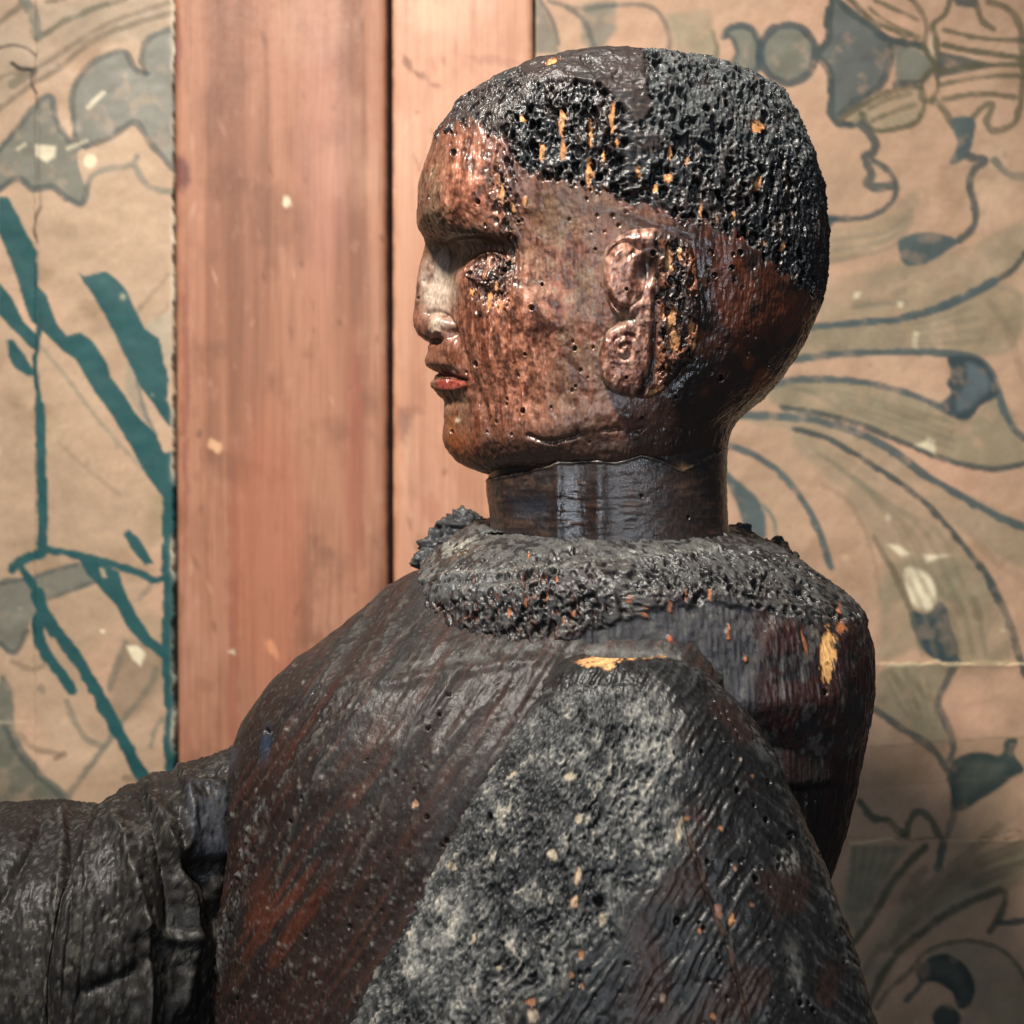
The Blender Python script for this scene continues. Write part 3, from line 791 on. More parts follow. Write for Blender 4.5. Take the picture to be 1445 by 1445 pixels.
def patches(C, R, h, qx, qy, P, lst, depth=.5, seed=3, col=None):
    wob = noise(P, 1.6, 1.6, 2.6, seed, 2); wb2 = noise(P, 4, 4, 4, seed + 1)
    fib = noise(P, .9, .9, 7, seed + 2)
    for it in lst:
        x, y, rx, ry = it[:4]
        ang = it[4] if len(it) > 4 else 0
        base = it[5] if len(it) > 5 else (lin(206, 146, 92) if col is None else col)
        m = (np.abs(qx - x) < rx * 2 + ry * 2 + 6) & (np.abs(qy - y) < rx * 2 + ry * 2 + 6) & (P[..., 1] < 0.02)
        if not m.any():
            continue
        a_ = math.radians(ang); dx = qx[m] - x + wob[m] * 2.2; dy = qy[m] - y + wb2[m] * 2.5
        u = dx * math.cos(a_) + dy * math.sin(a_); v = -dx * math.sin(a_) + dy * math.cos(a_)
        r = np.sqrt((u / rx) ** 2 + (v / ry) ** 2) + .38 * wob[m] + .25 * fib[m]
        a = ss(1.05, .80, r)
        c = np.asarray(base) * (1 + .40 * fib[m] + .25 * wob[m])[:, None]
        c = mix(c, np.asarray(base) * [.45, .30, .22], ss(.55, .95, r) * .8)
        c = mix(c, lin(40, 28, 22), ss(.25, .7, wb2[m] + fib[m] * .5) * .7)
        C[m] = C[m] * (1 - a[:, None]) + c * a[:, None]
        R[m] = R[m] * (1 - a) + .75 * a
        h[m] = h[m] * (1 - a * .75) + (-depth) * a


def wormholes(C, R, h, qx, qy, P, lst, seed=5):
    for x, y, r in lst:
        m = (np.abs(qx - x) < r * 3) & (np.abs(qy - y) < r * 3) & (P[..., 1] < 0.02)
        if not m.any():
            continue
        d = np.hypot(qx[m] - x, (qy[m] - y) * .85) / r
        a = ss(1.15, .7, d)
        h[m] -= 3.2 * a
        h[m] += .25 * np.exp(-((d - 1.4) / .35) ** 2)
        C[m] = mix(C[m], lin(26, 16, 12), a)


# ---------------- head
ys = np.concatenate([np.arange(67, 120, .8), np.arange(120, 672, 1.25)])
prof = [(66, 800), (70, 762), (80, 754), (95, 736), (112, 702), (122, 686), (140, 660), (155, 641), (170, 635), (190, 622), (200, 613), (215, 607), (240, 600), (270, 592), (300, 589), (322, 591), (334, 598), (345, 599),
        (355, 596), (380, 590), (410, 588), (430, 585), (450, 582), (462, 583.5), (472, 588), (479, 597), (484, 604), (495, 604), (508, 600), (516, 600), (521, 607), (526, 616), (530, 615), (540, 612), (549, 613), (556, 619), (564, 625), (575, 628), (595, 628), (618, 626),
        (630, 629), (640, 635), (650, 645), (660, 663), (668, 686), (673, 705)]
base_ = [(66, 800), (70, 762), (80, 754), (95, 736), (112, 702), (122, 686), (140, 660), (155, 641), (170, 635), (190, 622), (200, 613), (215, 607), (240, 600), (270, 593), (300, 591), (322, 594), (334, 604), (350, 622),
         (365, 634), (400, 637), (440, 637), (480, 640), (520, 644), (560, 650), (600, 652), (630, 655), (650, 664), (660, 676), (668, 694), (673, 708)]
back = [(66, 860), (70, 906), (74, 940), (84, 975), (92, 1008), (105, 1044), (122, 1075), (138, 1100), (150, 1114), (170, 1121), (195, 1132), (225, 1145), (250, 1155), (285, 1163), (320, 1167), (360, 1168), (400, 1166), (430, 1160),
        (455, 1151), (490, 1135), (520, 1115), (550, 1090), (575, 1063), (595, 1040), (606, 1030), (625, 1026), (640, 1022), (655, 1010), (668, 960), (673, 900), (690, 800)]
dep = [(66, .018, 2.0), (70, .038, 2.1), (80, .048, 2.2), (95, .056, 2.3), (120, .064, 2.4), (160, .071, 2.5), (220, .077, 2.55), (300, .079, 2.6), (400, .078, 2.6), (480, .075, 2.6), (540, .070, 2.55), (590, .067, 2.5), (620, .064, 2.5), (640, .0625, 2.45), (655, .060, 2.4), (668, .052, 2.3), (673, .030, 2.2), (690, .02, 2.2)]
pf = interp(prof, ys, 1.2)[:, 0]; bs = interp(base_, ys, 3)[:, 0]; bk = interp(back, ys, 3)[:, 0]; dp = interp(dep, ys, 10)
dp[:, 0] = interp(dep, ys, 2)[:, 0]
Hd = loft(ys, bs, bk, np.zeros(len(ys)), dp[:, 0], dp[:, 0], dp[:, 1], 820, .81, yz=interp([(66, -.045), (80, -.034), (110, -.018), (150, -.007), (200, 0), (700, 0)], ys, 5)[:, 0])
# nose, muzzle and chin stand out of the face only near its middle
amt = np.maximum(bs - pf, 0) * S
zr = ys
wy = interp([(60, .03), (320, .03), (345, .0075), (400, .0085), (440, .0115), (462, .0165), (476, .0165), (486, .020), (500, .0225), (520, .0215), (545, .0205), (565, .0215), (600, .023), (650, .024), (680, .02)], zr, 3)[:, 0]
pw = interp([(60, 2), (340, 2), (360, 1.6), (440, 1.8), (465, 3), (480, 3), (500, 2.6), (680, 2.4)], zr, 3)[:, 0]
g = np.exp(-(np.abs(Hd[..., 1]) / wy[:, None]) ** pw[:, None])
front = (Hd[..., 0] < wx(820, 0))
Hd[..., 0] -= amt[:, None] * g * front
qx, qy = proj(np.stack([Hd[..., 0], -np.abs(Hd[..., 1]), Hd[..., 2]], -1))
N = normals(Hd)
if (N[len(ys) // 2, :, 0] * (Hd[len(ys) // 2, :, 0] - wx(880, 0))).mean() < 0:
    N = -N
side = ss(.35, .8, np.abs(N[..., 1]))
h = np.zeros(qx.shape)                                # mm along the normal
# eye socket under a sharp brow, eyeball, lids
brow_y = 328 + 11 * ((qx - 672) / 58) ** 2
under = ss(brow_y - 2, brow_y + 15, qy)
sock = blob(qx, qy, 676, 358, 52, 30, 6, 1.6)
h -= 6.5 * sock * under
h += 2.2 * blob(qx, qy, 672, 322, 60, 14, 4)                      # brow ridge
ball = np.sqrt(np.clip(1 - ((qx - 683) / 33) ** 2 - ((qy - 375) / 22) ** 2, 0, 1))
h += 3.6 * ball * ss(0, .4, ball)
d_, _ = seg_dist(qx, qy, catmull([(655, 378), (672, 360), (694, 356), (716, 368), (722, 378)])); h += 1.3 * np.exp(-(d_ / 3.0) ** 2)
d_, _ = seg_dist(qx, qy, catmull([(656, 382), (672, 396), (696, 400), (718, 388)])); h += 1.1 * np.exp(-(d_ / 3.2) ** 2)
h -= 2.0 * blob(qx, qy, 690, 415, 34, 10, 8)
h += 3.0 * blob(qx, qy, 745, 428, 55, 30, 20)                     # cheekbone
h -= 2.0 * blob(qx, qy, 745, 300, 30, 50, 0)                      # temple
h += 1.5 * blob(qx, qy, 660, 270, 40, 50)
h -= 2.2 * blob(qx, qy, 730, 560, 46, 36)                         # hollow of the cheek
h += 2.5 * blob(qx, qy, 790, 605, 90, 22, -12)                    # jaw edge
# nose wing, nostril, fold to the mouth
h += (3.4 + 1.2 * noise(Hd, 3, 3, 3, 16, 2)) * blob(qx, qy, 621, 462, 15, 14, 0, 1.8)
d_, _ = seg_dist(qx, qy, catmull([(604, 442), (616, 440), (632, 446), (641, 462), (636, 476)])); h -= 2.0 * np.exp(-(d_ / 3.2) ** 2)
h -= 3.5 * blob(qx, qy, 614, 482, 9, 4, -10)
d_, _ = seg_dist(qx, qy, catmull([(640, 468), (652, 495), (664, 530), (678, 570), (692, 610)])); h -= 2.3 * np.exp(-(d_ / 6) ** 2)
h += 1.2 * blob(qx, qy, 690, 520, 14, 50, -15)
# lips
d_, _ = seg_dist(qx, qy, catmull([(598, 519), (616, 525), (636, 530), (656, 537)])); h -= 2.6 * np.exp(-(d_ / 2.6) ** 2)
lipm = ss(1.15, .8, np.sqrt(((qx - 634) / 27) ** 2 + ((qy - 543 - (qx - 634) * .02) / 7.5) ** 2))
h += 1.5 * lipm
h += 1.0 * blob(qx, qy, 628, 514, 26, 7, 12)
h -= 1.6 * blob(qx, qy, 636, 567, 28, 8, 5)
# hairline: rough hair stands proud of the skin
hair_line = [(560, 190), (612, 192), (640, 176), (664, 170), (690, 186), (712, 196), (722, 214), (738, 240), (790, 254), (830, 262), (862, 272), (900, 291), (958, 312), (1010, 318), (1052, 342), (1078, 372), (1112, 392), (1140, 412), (1165, 432), (1240, 460), (1240, 20), (560, 20)]
wobh = noise(Hd, 4, 4, 7, 11, 3)
hs = poly_sdf(qx + wobh * 8 + 4 * noise(Hd, 2, 2, 4, 12, 2), qy + wobh * 14 + 7 * noise(Hd, 2, 2, 5, 13, 2), hair_line)
hair = ss(3.5, -3.5, hs); fringe = np.exp(-np.clip(hs, 0, 99) / 12.0)
# smooth adzed facet on top and forelock
smooth_top = ss(4, -4, poly_sdf(qx + wobh * 6, qy + wobh * 6, [(735, 100), (750, 60), (905, 50), (912, 100), (918, 150), (900, 176), (880, 150), (850, 122), (800, 114), (765, 118)]))
frontal = ss(6, -6, poly_sdf(qx + wobh * 6, qy + wobh * 6, [(590, 200), (640, 140), (700, 90), (750, 85), (760, 130), (728, 150), (716, 185), (690, 192), (650, 172)]))
rough_hair = hair * (1 - smooth_top * .9) * (1 - frontal * .55)
e1, pits = erode(Hd, .9, 1, 2.3)
h += hair * .6 + rough_hair * e1 * 1.3
h += smooth_top * (.5 * noise(Hd, 7, 7, 5, 4, 2) + 0.5 * blob(qx, qy, 905, 130, 20, 12))
# skin relief: upright gouge marks, hollows, small pits
skin = 1 - hair
streak = noise(Hd, 1.8, 1.8, 16, 5, 3)
facet = noise(Hd, 14, 14, 20, 6, 2)
F1, F2 = worley(Hd, 5.0, 5.0, 7.0, 9)
tiny = ss(.22, .10, F1) * ss(-.1, .3, noise(Hd, 16, 16, 16, 12))
wear_zone = np.clip(blob(qx, qy, 690, 480, 75, 140, 0, 1.5) + blob(qx, qy, 665, 260, 60, 70, 0, 1.5) + .6 * blob(qx, qy, 715, 600, 50, 50), 0, 1)
h += skin * .2 * noise(Hd, 1.0, 1.0, 7, 19, 2)
h += skin * (.35 * noise(Hd, 4, 4, 4, 18, 3) + .28 * streak * (.35 + wear_zone) + .7 * facet + .22 * noise(Hd, 2.4, 2.4, 2.4, 7, 2) * (.5 + wear_zone) - 1.4 * tiny)
# worn strip below the eye and the broken temple
br = np.clip(1.15 * blob(qx, qy, 694, 398, 31, 46, 0, 1.5) + blob(qx, qy, 712, 262, 20, 66, 0, 1.6) + .8 * blob(qx, qy, 716, 345, 14, 30), 0, 1) * skin
eb, pb = erode(Hd, .8, 6, 2.4)
h += br * (eb * .7 + 1.6 * noise(Hd, 1.9, 1.9, 14, 29, 2))
# jaw crack
d_, _ = seg_dist(qx + 3 * wobh, qy + 3 * wobh, catmull([(745, 612), (770, 622), (800, 618), (850, 606), (890, 608), (925, 600), (980, 606)])); h -= 1.6 * np.exp(-(d_ / 3.4) ** 2) * skin * ss(-.3, .3, noise(Hd, 10, 10, 10, 17, 2))
# the neck joint cuts the head off along a ragged line
eyh = np.interp(qx, [686, 720, 745, 790, 830, 868, 905, 935, 962, 985, 1022], [684, 670, 664, 654, 650, 654, 643, 652, 666, 654, 632]) + 2.0 * wobh
h -= 9.0 * ss(-1, 3, qy - eyh) * (qx > 690)
sc = scallop(Hd, 17, 1.5, 8)
h += 1.5 * sc * ss(925, 965, qx) * skin + .5 * sc * skin * ss(925, 900, qx)
h += (1.8 * scallop(Hd, 16, .6, 14) + .5 * noise(Hd, 10, 3, 2.5, 38, 3)) * smooth_top
# flat strap of smoother wood behind the ear
h += 1.0 * blob(qx, qy, 930, 315, 70, 8, 20)
near = np.ones(qx.shape)

C = np.ones(qx.shape + (3,)) * lin(116, 72, 54)
R = np.full(qx.shape, .42)
m1 = noise(Hd, 3.2, 3.2, 9, 21, 4); m2 = noise(Hd, 9, 9, 14, 22, 3); m3 = noise(Hd, 2.0, 2.0, 20, 23, 3); m4 = noise(Hd, 1.2, 1.2, 1.8, 24, 2)
m5 = noise(Hd, 4, 4, 4.5, 25, 4)
pinkz = np.clip(blob(qx, qy, 665, 260, 45, 80, 0, 1.6) + blob(qx, qy, 745, 480, 85, 110, 0, 1.5) + .8 * blob(qx, qy, 720, 400, 50, 50), 0, 1)
beige = np.clip(blob(qx, qy, 800, 330, 80, 90, 0, 1.6) + blob(qx, qy, 815, 500, 55, 130, 0, 1.6) * .8 + blob(qx, qy, 610, 290, 24, 90, 0, 1.6) + .9 * blob(qx, qy, 640, 560, 30, 50) + .8 * blob(qx, qy, 640, 352, 28, 16), 0, 1)
C = mix(C, lin(172, 108, 82), pinkz * ss(-.35, .35, .5 * m1 + .7 * m5))
C = mix(C, lin(206, 152, 128), pinkz * ss(.15, .6, .6 * m1 + .5 * m5 + .4 * m4) * .7)
C = mix(C, lin(112, 88, 68), beige * ss(-.6, .2, m2 + .4 * m5) * .85)
C = mix(C, lin(150, 126, 100), beige * ss(.15, .6, m5 + .3 * m4) * .55); C = mix(C, lin(70, 48, 34), beige * ss(.2, .6, -m5) * .6)
C = mix(C, lin(96, 44, 24), ss(.05, .4, m3) * np.clip(blob(qx, qy, 690, 520, 60, 150, 0, 1.6) + .6 * pinkz, 0, 1) * .85)
C = mix(C, lin(74, 40, 28), ss(.05, .45, -.6 * m1 - .6 * m5 + .3 * m4) * .8)
C = mix(C, lin(70, 48, 34), blob(qx, qy, 905, 315, 110, 14, 16) * .9)
C = mix(C, lin(182, 164, 146), np.clip(blob(qx, qy, 618, 405, 26, 44, 0, 2) + .8 * blob(qx, qy, 620, 458, 14, 12), 0, 1) * ss(-.8, .1, m1) * .9)
C = mix(C, lin(120, 60, 24), blob(qx, qy, 645, 628, 26, 22) * .75)
C = mix(C, lin(136, 74, 30), blob(qx, qy, 638, 600, 6, 24) * .6)
# jaw and nape
C = mix(C, lin(150, 118, 114), np.clip(blob(qx, qy, 728, 232, 26, 42, -30, 1.5), 0, 1) * ss(-.6, .2, m5) * .75)  # lilac sheen on the temple, a highlight painted into the skin colour
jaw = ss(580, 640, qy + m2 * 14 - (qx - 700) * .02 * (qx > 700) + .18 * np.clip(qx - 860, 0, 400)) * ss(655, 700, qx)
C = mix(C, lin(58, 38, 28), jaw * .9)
nape = ss(925, 965, qx + 6 * m2) * skin
C = mix(C, lin(74, 36, 22), nape * .95)
C = mix(C, lin(34, 22, 19), nape * ss(-.1, .4, m2 + .3 * m1) * .9)
C = mix(C, lin(36, 24, 20), nape * ss(450, 500, qy + 20 * m2) * .8)  # shade below the ear put into the colour of the lower nape
C = mix(C, lin(112, 54, 22), nape * ss(.3, .6, noise(Hd, 16, 16, 20, 31, 2)) * .6)
R = R - .12 * nape
C = mix(C, lin(52, 38, 32), br * ss(-.4, .2, m2) * .75); C = mix(C, lin(170, 112, 70), br * ss(.15, .5, m1) * .55)
C = mix(C, lin(34, 26, 22), br * pb)
C = mix(C, lin(28, 20, 18), np.clip(tiny * skin, 0, 1) * .8)
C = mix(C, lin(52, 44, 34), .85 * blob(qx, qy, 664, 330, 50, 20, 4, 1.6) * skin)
C = mix(C, lin(176, 62, 58), lipm * ss(-.9, .1, m4 + .35) * ss(614, 626, qx) * ss(664, 652, qx) * .55)
C = mix(C, lin(120, 40, 34), .6 * blob(qx, qy, 632, 528, 26, 4, 8))
C = mix(C, lin(226, 202, 170), .8 * blob(qx, qy, 645, 593, 3, 3))
# hair colours
hc = np.ones(C.shape) * lin(20, 20, 23)
hc = mix(hc, lin(46, 30, 22), ss(-.1, .4, m2) * .7); hc = mix(hc, lin(62, 34, 22), np.exp(-np.clip(-hs, 0, 99) / 9.0) * ss(-.2, .5, m5) * .7)
hc = mix(hc, lin(15, 14, 15), np.clip(pits + ss(.1, .6, -e1 * .3) * .5, 0, 1))
N1 = normals(Hd + (N * (h * .001)[..., None])); N1 = N1 * np.sign((N1 * N).sum(-1, keepdims=True))
dust = ss(.15, .75, N1[..., 2] + .25 * m1 + .35 * ss(880, 960, qx) * ss(330, 150, qy) - .1) * ss(-.4, .3, m4 + m2 * .5)
hc = mix(hc, lin(64, 68, 69), rough_hair * ss(860, 950, qx + 20 * m2) * ss(270, 130, qy + 30 * m2) * ss(-.5, .3, m5) * .75)
hc = mix(hc, lin(96, 102, 102), dust * .5 * rough_hair)
hc = mix(hc, lin(46, 31, 27), smooth_top * .85); hc = mix(hc, lin(26, 20, 19), smooth_top * ss(0, .5, noise(Hd, 14, 3, 3, 39, 3)) * .7); hc = mix(hc, lin(48, 36, 30), frontal * ss(-.5, .3, m1) * .8)
hc = mix(hc, lin(70, 66, 64), smooth_top * ss(100, 75, qy) * ss(0, .5, m1) * .5)
C = mix(C, lin(52, 30, 20), fringe * (1 - hair) * ss(-.4, .4, m5 + m4 * .4) * .85)
C = mix(C, hc, hair)
R = R * (1 - hair) + hair * (.38 + .30 * ss(860, 950, qx) * ss(270, 130, qy) + .35 * dust + .25 * smooth_top + .15 * frontal)
hp = [(765, 214, 5, 17), (793, 172, 5, 22), (795, 216, 5, 16), (831, 247, 5, 22), (833, 186, 3, 24), (864, 168, 4, 22), (780, 88, 11, 5, -15), (946, 217, 3, 9), (943, 250, 6, 8), (970, 230, 3, 8), (1068, 178, 11, 9, 25), (1070, 258, 4, 9), (925, 266, 2.5, 9), (989, 298, 2.5, 11), (1010, 310, 2, 8), (1105, 347, 3, 8), (871, 200, 3, 6), (736, 166, 4, 4), (708, 272, 3, 13), (724, 292, 3, 10), (700, 404, 3, 9), (690, 424, 4, 14), (706, 432, 2.5, 9), (664, 410, 3, 7), (1078, 343, 3, 4), (740, 285, 3, 8), (851, 220, 2.5, 9), (900, 240, 2.5, 8), (1035, 305, 2, 7)]
patches(C, R, h, qx, qy, Hd, hp, .4)
wh = [(641, 216, 4), (672, 514, 3.6), (811, 492, 2.8), (710, 381, 3.4), (707, 415, 3.6), (663, 386, 3), (638, 609, 2.2), (753, 435, 3.2), (741, 500, 2), (1003, 357, 4), (1008, 389, 3.5), (1044, 357, 3.5), (1032, 378, 3.5), (1016, 533, 3.5), (952, 560, 2.5), (1083, 515, 2.5), (736, 580, 3.5), (840, 352, 2), (676, 285, 3), (731, 313, 2), (812, 545, 2), (766, 402, 2), (905, 590, 2.4)]
wormholes(C, R, h, qx, qy, Hd, wh)
Hh = Hd + N * (h * .001)[..., None]
# closed crown
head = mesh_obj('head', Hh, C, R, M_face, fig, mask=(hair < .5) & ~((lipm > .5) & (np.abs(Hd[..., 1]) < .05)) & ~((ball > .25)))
hair_o = mesh_obj('hair', Hh, C, R, M_hair, head, mask=(hair >= .5) | (np.roll(hair, 1, 0) >= .5) | (np.roll(hair, -1, 0) >= .5) | (np.roll(hair, 1, 1) >= .5) | (np.roll(hair, -1, 1) >= .5), label='black worm-eaten cap of hair with bare wood showing in slits')


def grow(m, k=2):
    for _ in range(k):
        m = m | np.roll(m, 1, 0) | np.roll(m, -1, 0) | np.roll(m, 1, 1) | np.roll(m, -1, 1)
    return m


mesh_obj('lip', Hh, C, R, M_face, head, mask=grow((lipm > .5) & (np.abs(Hd[..., 1]) < .05)), label='lower lip with remains of red paint')
mesh_obj('eye', Hh, C, R, M_face, head, mask=grow((ball > .25) & (Hd[..., 1] < 0)))
mesh_obj('eye', Hh, C, R, M_face, head, mask=grow((ball > .25) & (Hd[..., 1] > 0)))
# lid over the crown
top = Hh[0]; ctr = top.mean(0)
cap = np.stack([top * (1 - t) + ctr * t for t in np.linspace(0, 1, 24)], 0)
cap[..., 2] += .0006 * noise(cap, 6, 6, 6, 4, 2) * np.linspace(0, 1, 24)[:, None]
mesh_obj('crown', cap, np.ones(cap.shape) * lin(62, 54, 50), np.full(cap.shape[:2], .45), M_hair, hair_o)

# ---------------- ear: relief on the side of the head
step = .85
gx, gy = np.meshgrid(np.arange(832, 1004, step), np.arange(308, 574, step))
acc = np.zeros((64, 44)); cnt = acc.copy()
sel = (Hd[..., 1] < 0) & (qx > 815) & (qx < 1030) & (qy > 285) & (qy < 600)
ii = ((qx[sel] - 815) / 5).astype(int); jj = ((qy[sel] - 285) / 5).astype(int)
np.add.at(acc, (jj, ii), Hd[..., 1][sel]); np.add.at(cnt, (jj, ii), 1)
acc = acc / np.maximum(cnt, 1)
for _ in range(6):
    nb = sum(np.roll(acc * (cnt > 0), k_, ax_) for k_, ax_ in ((1, 0), (-1, 0), (1, 1), (-1, 1)))
    nc = sum(np.roll((cnt > 0) * 1.0, k_, ax_) for k_, ax_ in ((1, 0), (-1, 0), (1, 1), (-1, 1)))
    fill = (cnt == 0) & (nc > 0)
    acc[fill] = (nb / np.maximum(nc, 1))[fill]; cnt[fill] = 1
fi = (gx - 815) / 5 - .5; fj = (gy - 285) / 5 - .5
a0 = np.floor(fj).astype(int); b0 = np.floor(fi).astype(int); ta = fj - a0; tb = fi - b0
yh = acc[a0, b0] * (1 - ta) * (1 - tb) + acc[a0 + 1, b0] * ta * (1 - tb) + acc[a0, b0 + 1] * (1 - ta) * tb + acc[a0 + 1, b0 + 1] * ta * tb
P0 = np.stack([wx(gx, yh), yh, wz(gy, yh)], -1)
wb = noise(P0, 4, 4, 6, 61, 2)
ox = gx + wb * 2.0; oy = gy + wb * 2.0
outline = [(908, 322), (930, 322), (958, 330), (977, 345), (987, 380), (990, 430), (989, 470), (983, 495), (965, 524), (940, 550), (918, 562), (896, 562), (868, 556), (850, 538), (842, 508), (845, 484), (856, 468), (868, 458), (868, 446), (858, 432), (849, 405), (849, 375), (858, 346), (880, 328)]
sd = poly_sdf(ox, oy, catmull(outline + [outline[0]], 4)[:-1])
eh = 11.5 * ss(1.5, -6.0, sd) - 2.5 + 1.6 * ss(0, -16, sd)
# notch between the two scrolls
eh -= 4.0 * blob(gx, gy, 866, 452, 26, 7, -6, 1.4)
# upper scroll: rim and lens, hollow opening to the right
lens = np.sqrt(np.clip(1 - ((gx - 882) / 30) ** 2 - ((gy - 388) / 45) ** 2, 0, 1))
eh += 3.0 * lens - 3.2 * np.exp(-((np.hypot((gx - 884) / 33, (gy - 390) / 47) - 1) / .11) ** 2) * ss(905, 880, gx + .25 * (gy - 388))
d_, _ = seg_dist(gx, gy, catmull([(922, 332), (892, 338), (866, 362), (860, 392), (870, 420), (888, 433), (908, 428)])); eh += .9 * np.exp(-(d_ / 6) ** 2)
d_, _ = seg_dist(gx, gy, catmull([(925, 348), (900, 352), (886, 362)])); eh -= 1.3 * np.exp(-(d_ / 4) ** 2)
eh -= 6.5 * blob(gx, gy, 911, 378, 13, 24, 15, 1.5)
# lower scroll: spiral
t = np.linspace(0, 2.3 * math.pi, 26)
t = np.linspace(0, 2.6 * math.pi, 44)
sp = [(881 + (4 + 1.9 * a) * math.cos(a + 3.6), 492 + (4 + 1.9 * a) * math.sin(a + 3.6) * 1.12) for a in t]
d_, _ = seg_dist(gx + 3.5 * wb, gy + 3.5 * np.roll(wb, 40, 1), sp); eh -= (1.3 + .9 * wb) * np.exp(-(d_ / 3.4) ** 2)
disc = np.sqrt(np.clip(1 - ((gx - 882) / 42) ** 2 - ((gy - 508) / 52) ** 2, 0, 1)); eh += 2.6 * disc - 1.5 * np.exp(-((gx - 922) / 7) ** 2) * (gy > 455)
eh += 1.2 * blob(gx, gy, 882, 488, 9, 10)
# crevice and eroded band
d_, _ = seg_dist(ox, oy, catmull([(926, 392), (926, 430), (922, 470), (922, 505), (914, 535), (902, 556)])); eh -= 2.6 * np.exp(-(d_ / 5.0) ** 2)
band = ss(922, 934, ox) * ss(4, -2, sd)
ee, pe = erode(P0, .95, 15, 2.4)
eh += band * ee * 1.0
eh += (1 - band) * (.4 * noise(P0, 3.5, 3.5, 4, 63, 3) + .25 * noise(P0, 1.2, 1.2, 2, 64))
Ce = np.ones(gx.shape + (3,)) * lin(128, 84, 68); Re = np.full(gx.shape, .36)
n1 = noise(P0, 2.4, 2.4, 5, 65, 3); n2 = noise(P0, 6, 6, 6, 66, 2)
Ce = mix(Ce, lin(196, 150, 130), ss(-.1, .6, n1)); Ce = mix(Ce, lin(74, 34, 26), ss(.1, .6, -n1 + .3 * n2) * .85)
Ce = mix(Ce, lin(110, 96, 80), .7 * ss(-1, -7, sd) * 0 + .6 * blob(gx, gy, 884, 450, 24, 10))
Ce = mix(Ce, lin(158, 146, 126), .85 * np.exp(-((sd + .5) / 3.2) ** 2) * ss(925, 870, gx) * ss(-.6, .1, n1))
Ce = mix(Ce, lin(30, 20, 18), .85 * blob(gx, gy, 916, 378, 14, 22, 20, 1.4))
bc = mix(np.ones(Ce.shape) * lin(122, 76, 52), lin(42, 32, 30), ss(-.15, .35, n2 + .3 * n1)); bc = mix(bc, lin(24, 18, 16), pe * .8)
Ce = mix(Ce, bc, band * .95)
dcr, _ = seg_dist(ox, oy, catmull([(926, 330), (928, 392), (926, 430), (922, 470), (922, 505), (914, 535), (902, 556)])); Ce = mix(Ce, lin(24, 18, 18), .9 * np.exp(-(dcr / 5.0) ** 2))
patches(Ce, Re, eh, gx, gy, P0, [(944, 374, 6, 26), (959, 358, 3.5, 9), (947, 452, 6, 22, 8), (951, 478, 8, 17), (975, 462, 4, 15, 8), (934, 548, 8, 4, -32), (922, 553, 9, 4, -32), (980, 484, 3, 10, 14), (936, 440, 3, 8)], -6.0, 71)
wormholes(Ce, Re, eh, gx, gy, P0, [(884, 408, 2.2), (921, 357, 4), (884, 533, 2.2), (935, 520, 3), (960, 392, 3)])
Yv = yh - eh * .001
ear = mesh_obj('ear', np.stack([wx(gx, yh) * (D + Yv) / (D + yh), Yv, Z0 + (wz(gy, yh) - Z0) * (D + Yv) / (D + yh)], -1), Ce, Re, M_face, head, wrap=False, label='scroll-shaped ear with splintered bare wood along its rear edge')

# ---------------- neck
yn = np.arange(625, 815, 1.5)
Ln = interp([(600, 700), (660, 690), (690, 688), (740, 686), (800, 680), (820, 676)], yn, 4)[:, 0]
Rn = interp([(600, 1024), (640, 1024), (680, 1023), (740, 1025), (765, 1032), (820, 1040)], yn, 4)[:, 0]
z_ = np.zeros(len(yn))
Nk = loft(yn, Ln, Rn, z_, z_ + .0585, z_ + .058, z_ + 2.6, 470, .82)
qx, qy = proj(Nk)
N = normals(Nk); N *= np.sign((N[..., :1] * (Nk[..., :1] - wx(860, 0)) + N[..., 1:2] * Nk[..., 1:2]))
h = np.zeros(qx.shape)
# upright carved facets
h -= 1.8 * np.exp(-((qx - 740) / 26) ** 2) ; h += 1.3 * np.exp(-((qx - 787) / 8) ** 2) + 1.0 * np.exp(-((qx - 846) / 10) ** 2); h -= 0.8 * np.exp(-((qx - 816) / 16) ** 2)
h -= 1.2 * blob(qx, qy, 745, 715, 26, 16)
h -= 3.5 * np.exp(-((qx - 690) / 22) ** 2) * ss(680, 745, qy) * (qy < 760)
w1 = noise(Nk, 9, 9, 3, 81, 3); w2 = noise(Nk, 14, 14, 1.5, 82, 2); w3 = noise(Nk, 3, 3, 3, 83, 3)
h += .22 * w1 + .12 * w2 * ss(640, 700, qy) + .12 * w3
edge = [(680, 678), (720, 668), (745, 664), (790, 652), (830, 648), (868, 652), (905, 641), (935, 650), (962, 664), (985, 652), (1022, 630)]
ed = interp([(a, b) for a, b in edge], qx[0] * 0 + np.linspace(600, 1100, qx.shape[1]))[:, 0]
eyy = np.interp(qx, [a for a, b in edge], [b for a, b in edge]) + 2.5 * w1
h += 1.0 * ss(-1.5, 2.5, qy - eyy) + .6 * np.exp(-((qy - eyy - 2) / 2.2) ** 2)
e1, p1 = erode(Nk, .8, 20, 2.6)
lowr = np.clip(blob(qx, qy, 705, 785, 60, 26, 0, 1.5), 0, 1)
h += lowr * (e1 * 1.2 + 1.0)
C = np.ones(qx.shape + (3,)) * lin(46, 32, 27); R = np.full(qx.shape, .30)
C = mix(C, lin(34, 28, 28), ss(-.2, .5, w3)); C = mix(C, lin(80, 58, 46), ss(.2, .6, w1) * .6)
C = mix(C, lin(28, 36, 48), .7 * blob(qx, qy, 750, 715, 30, 16, 0, 1.5))
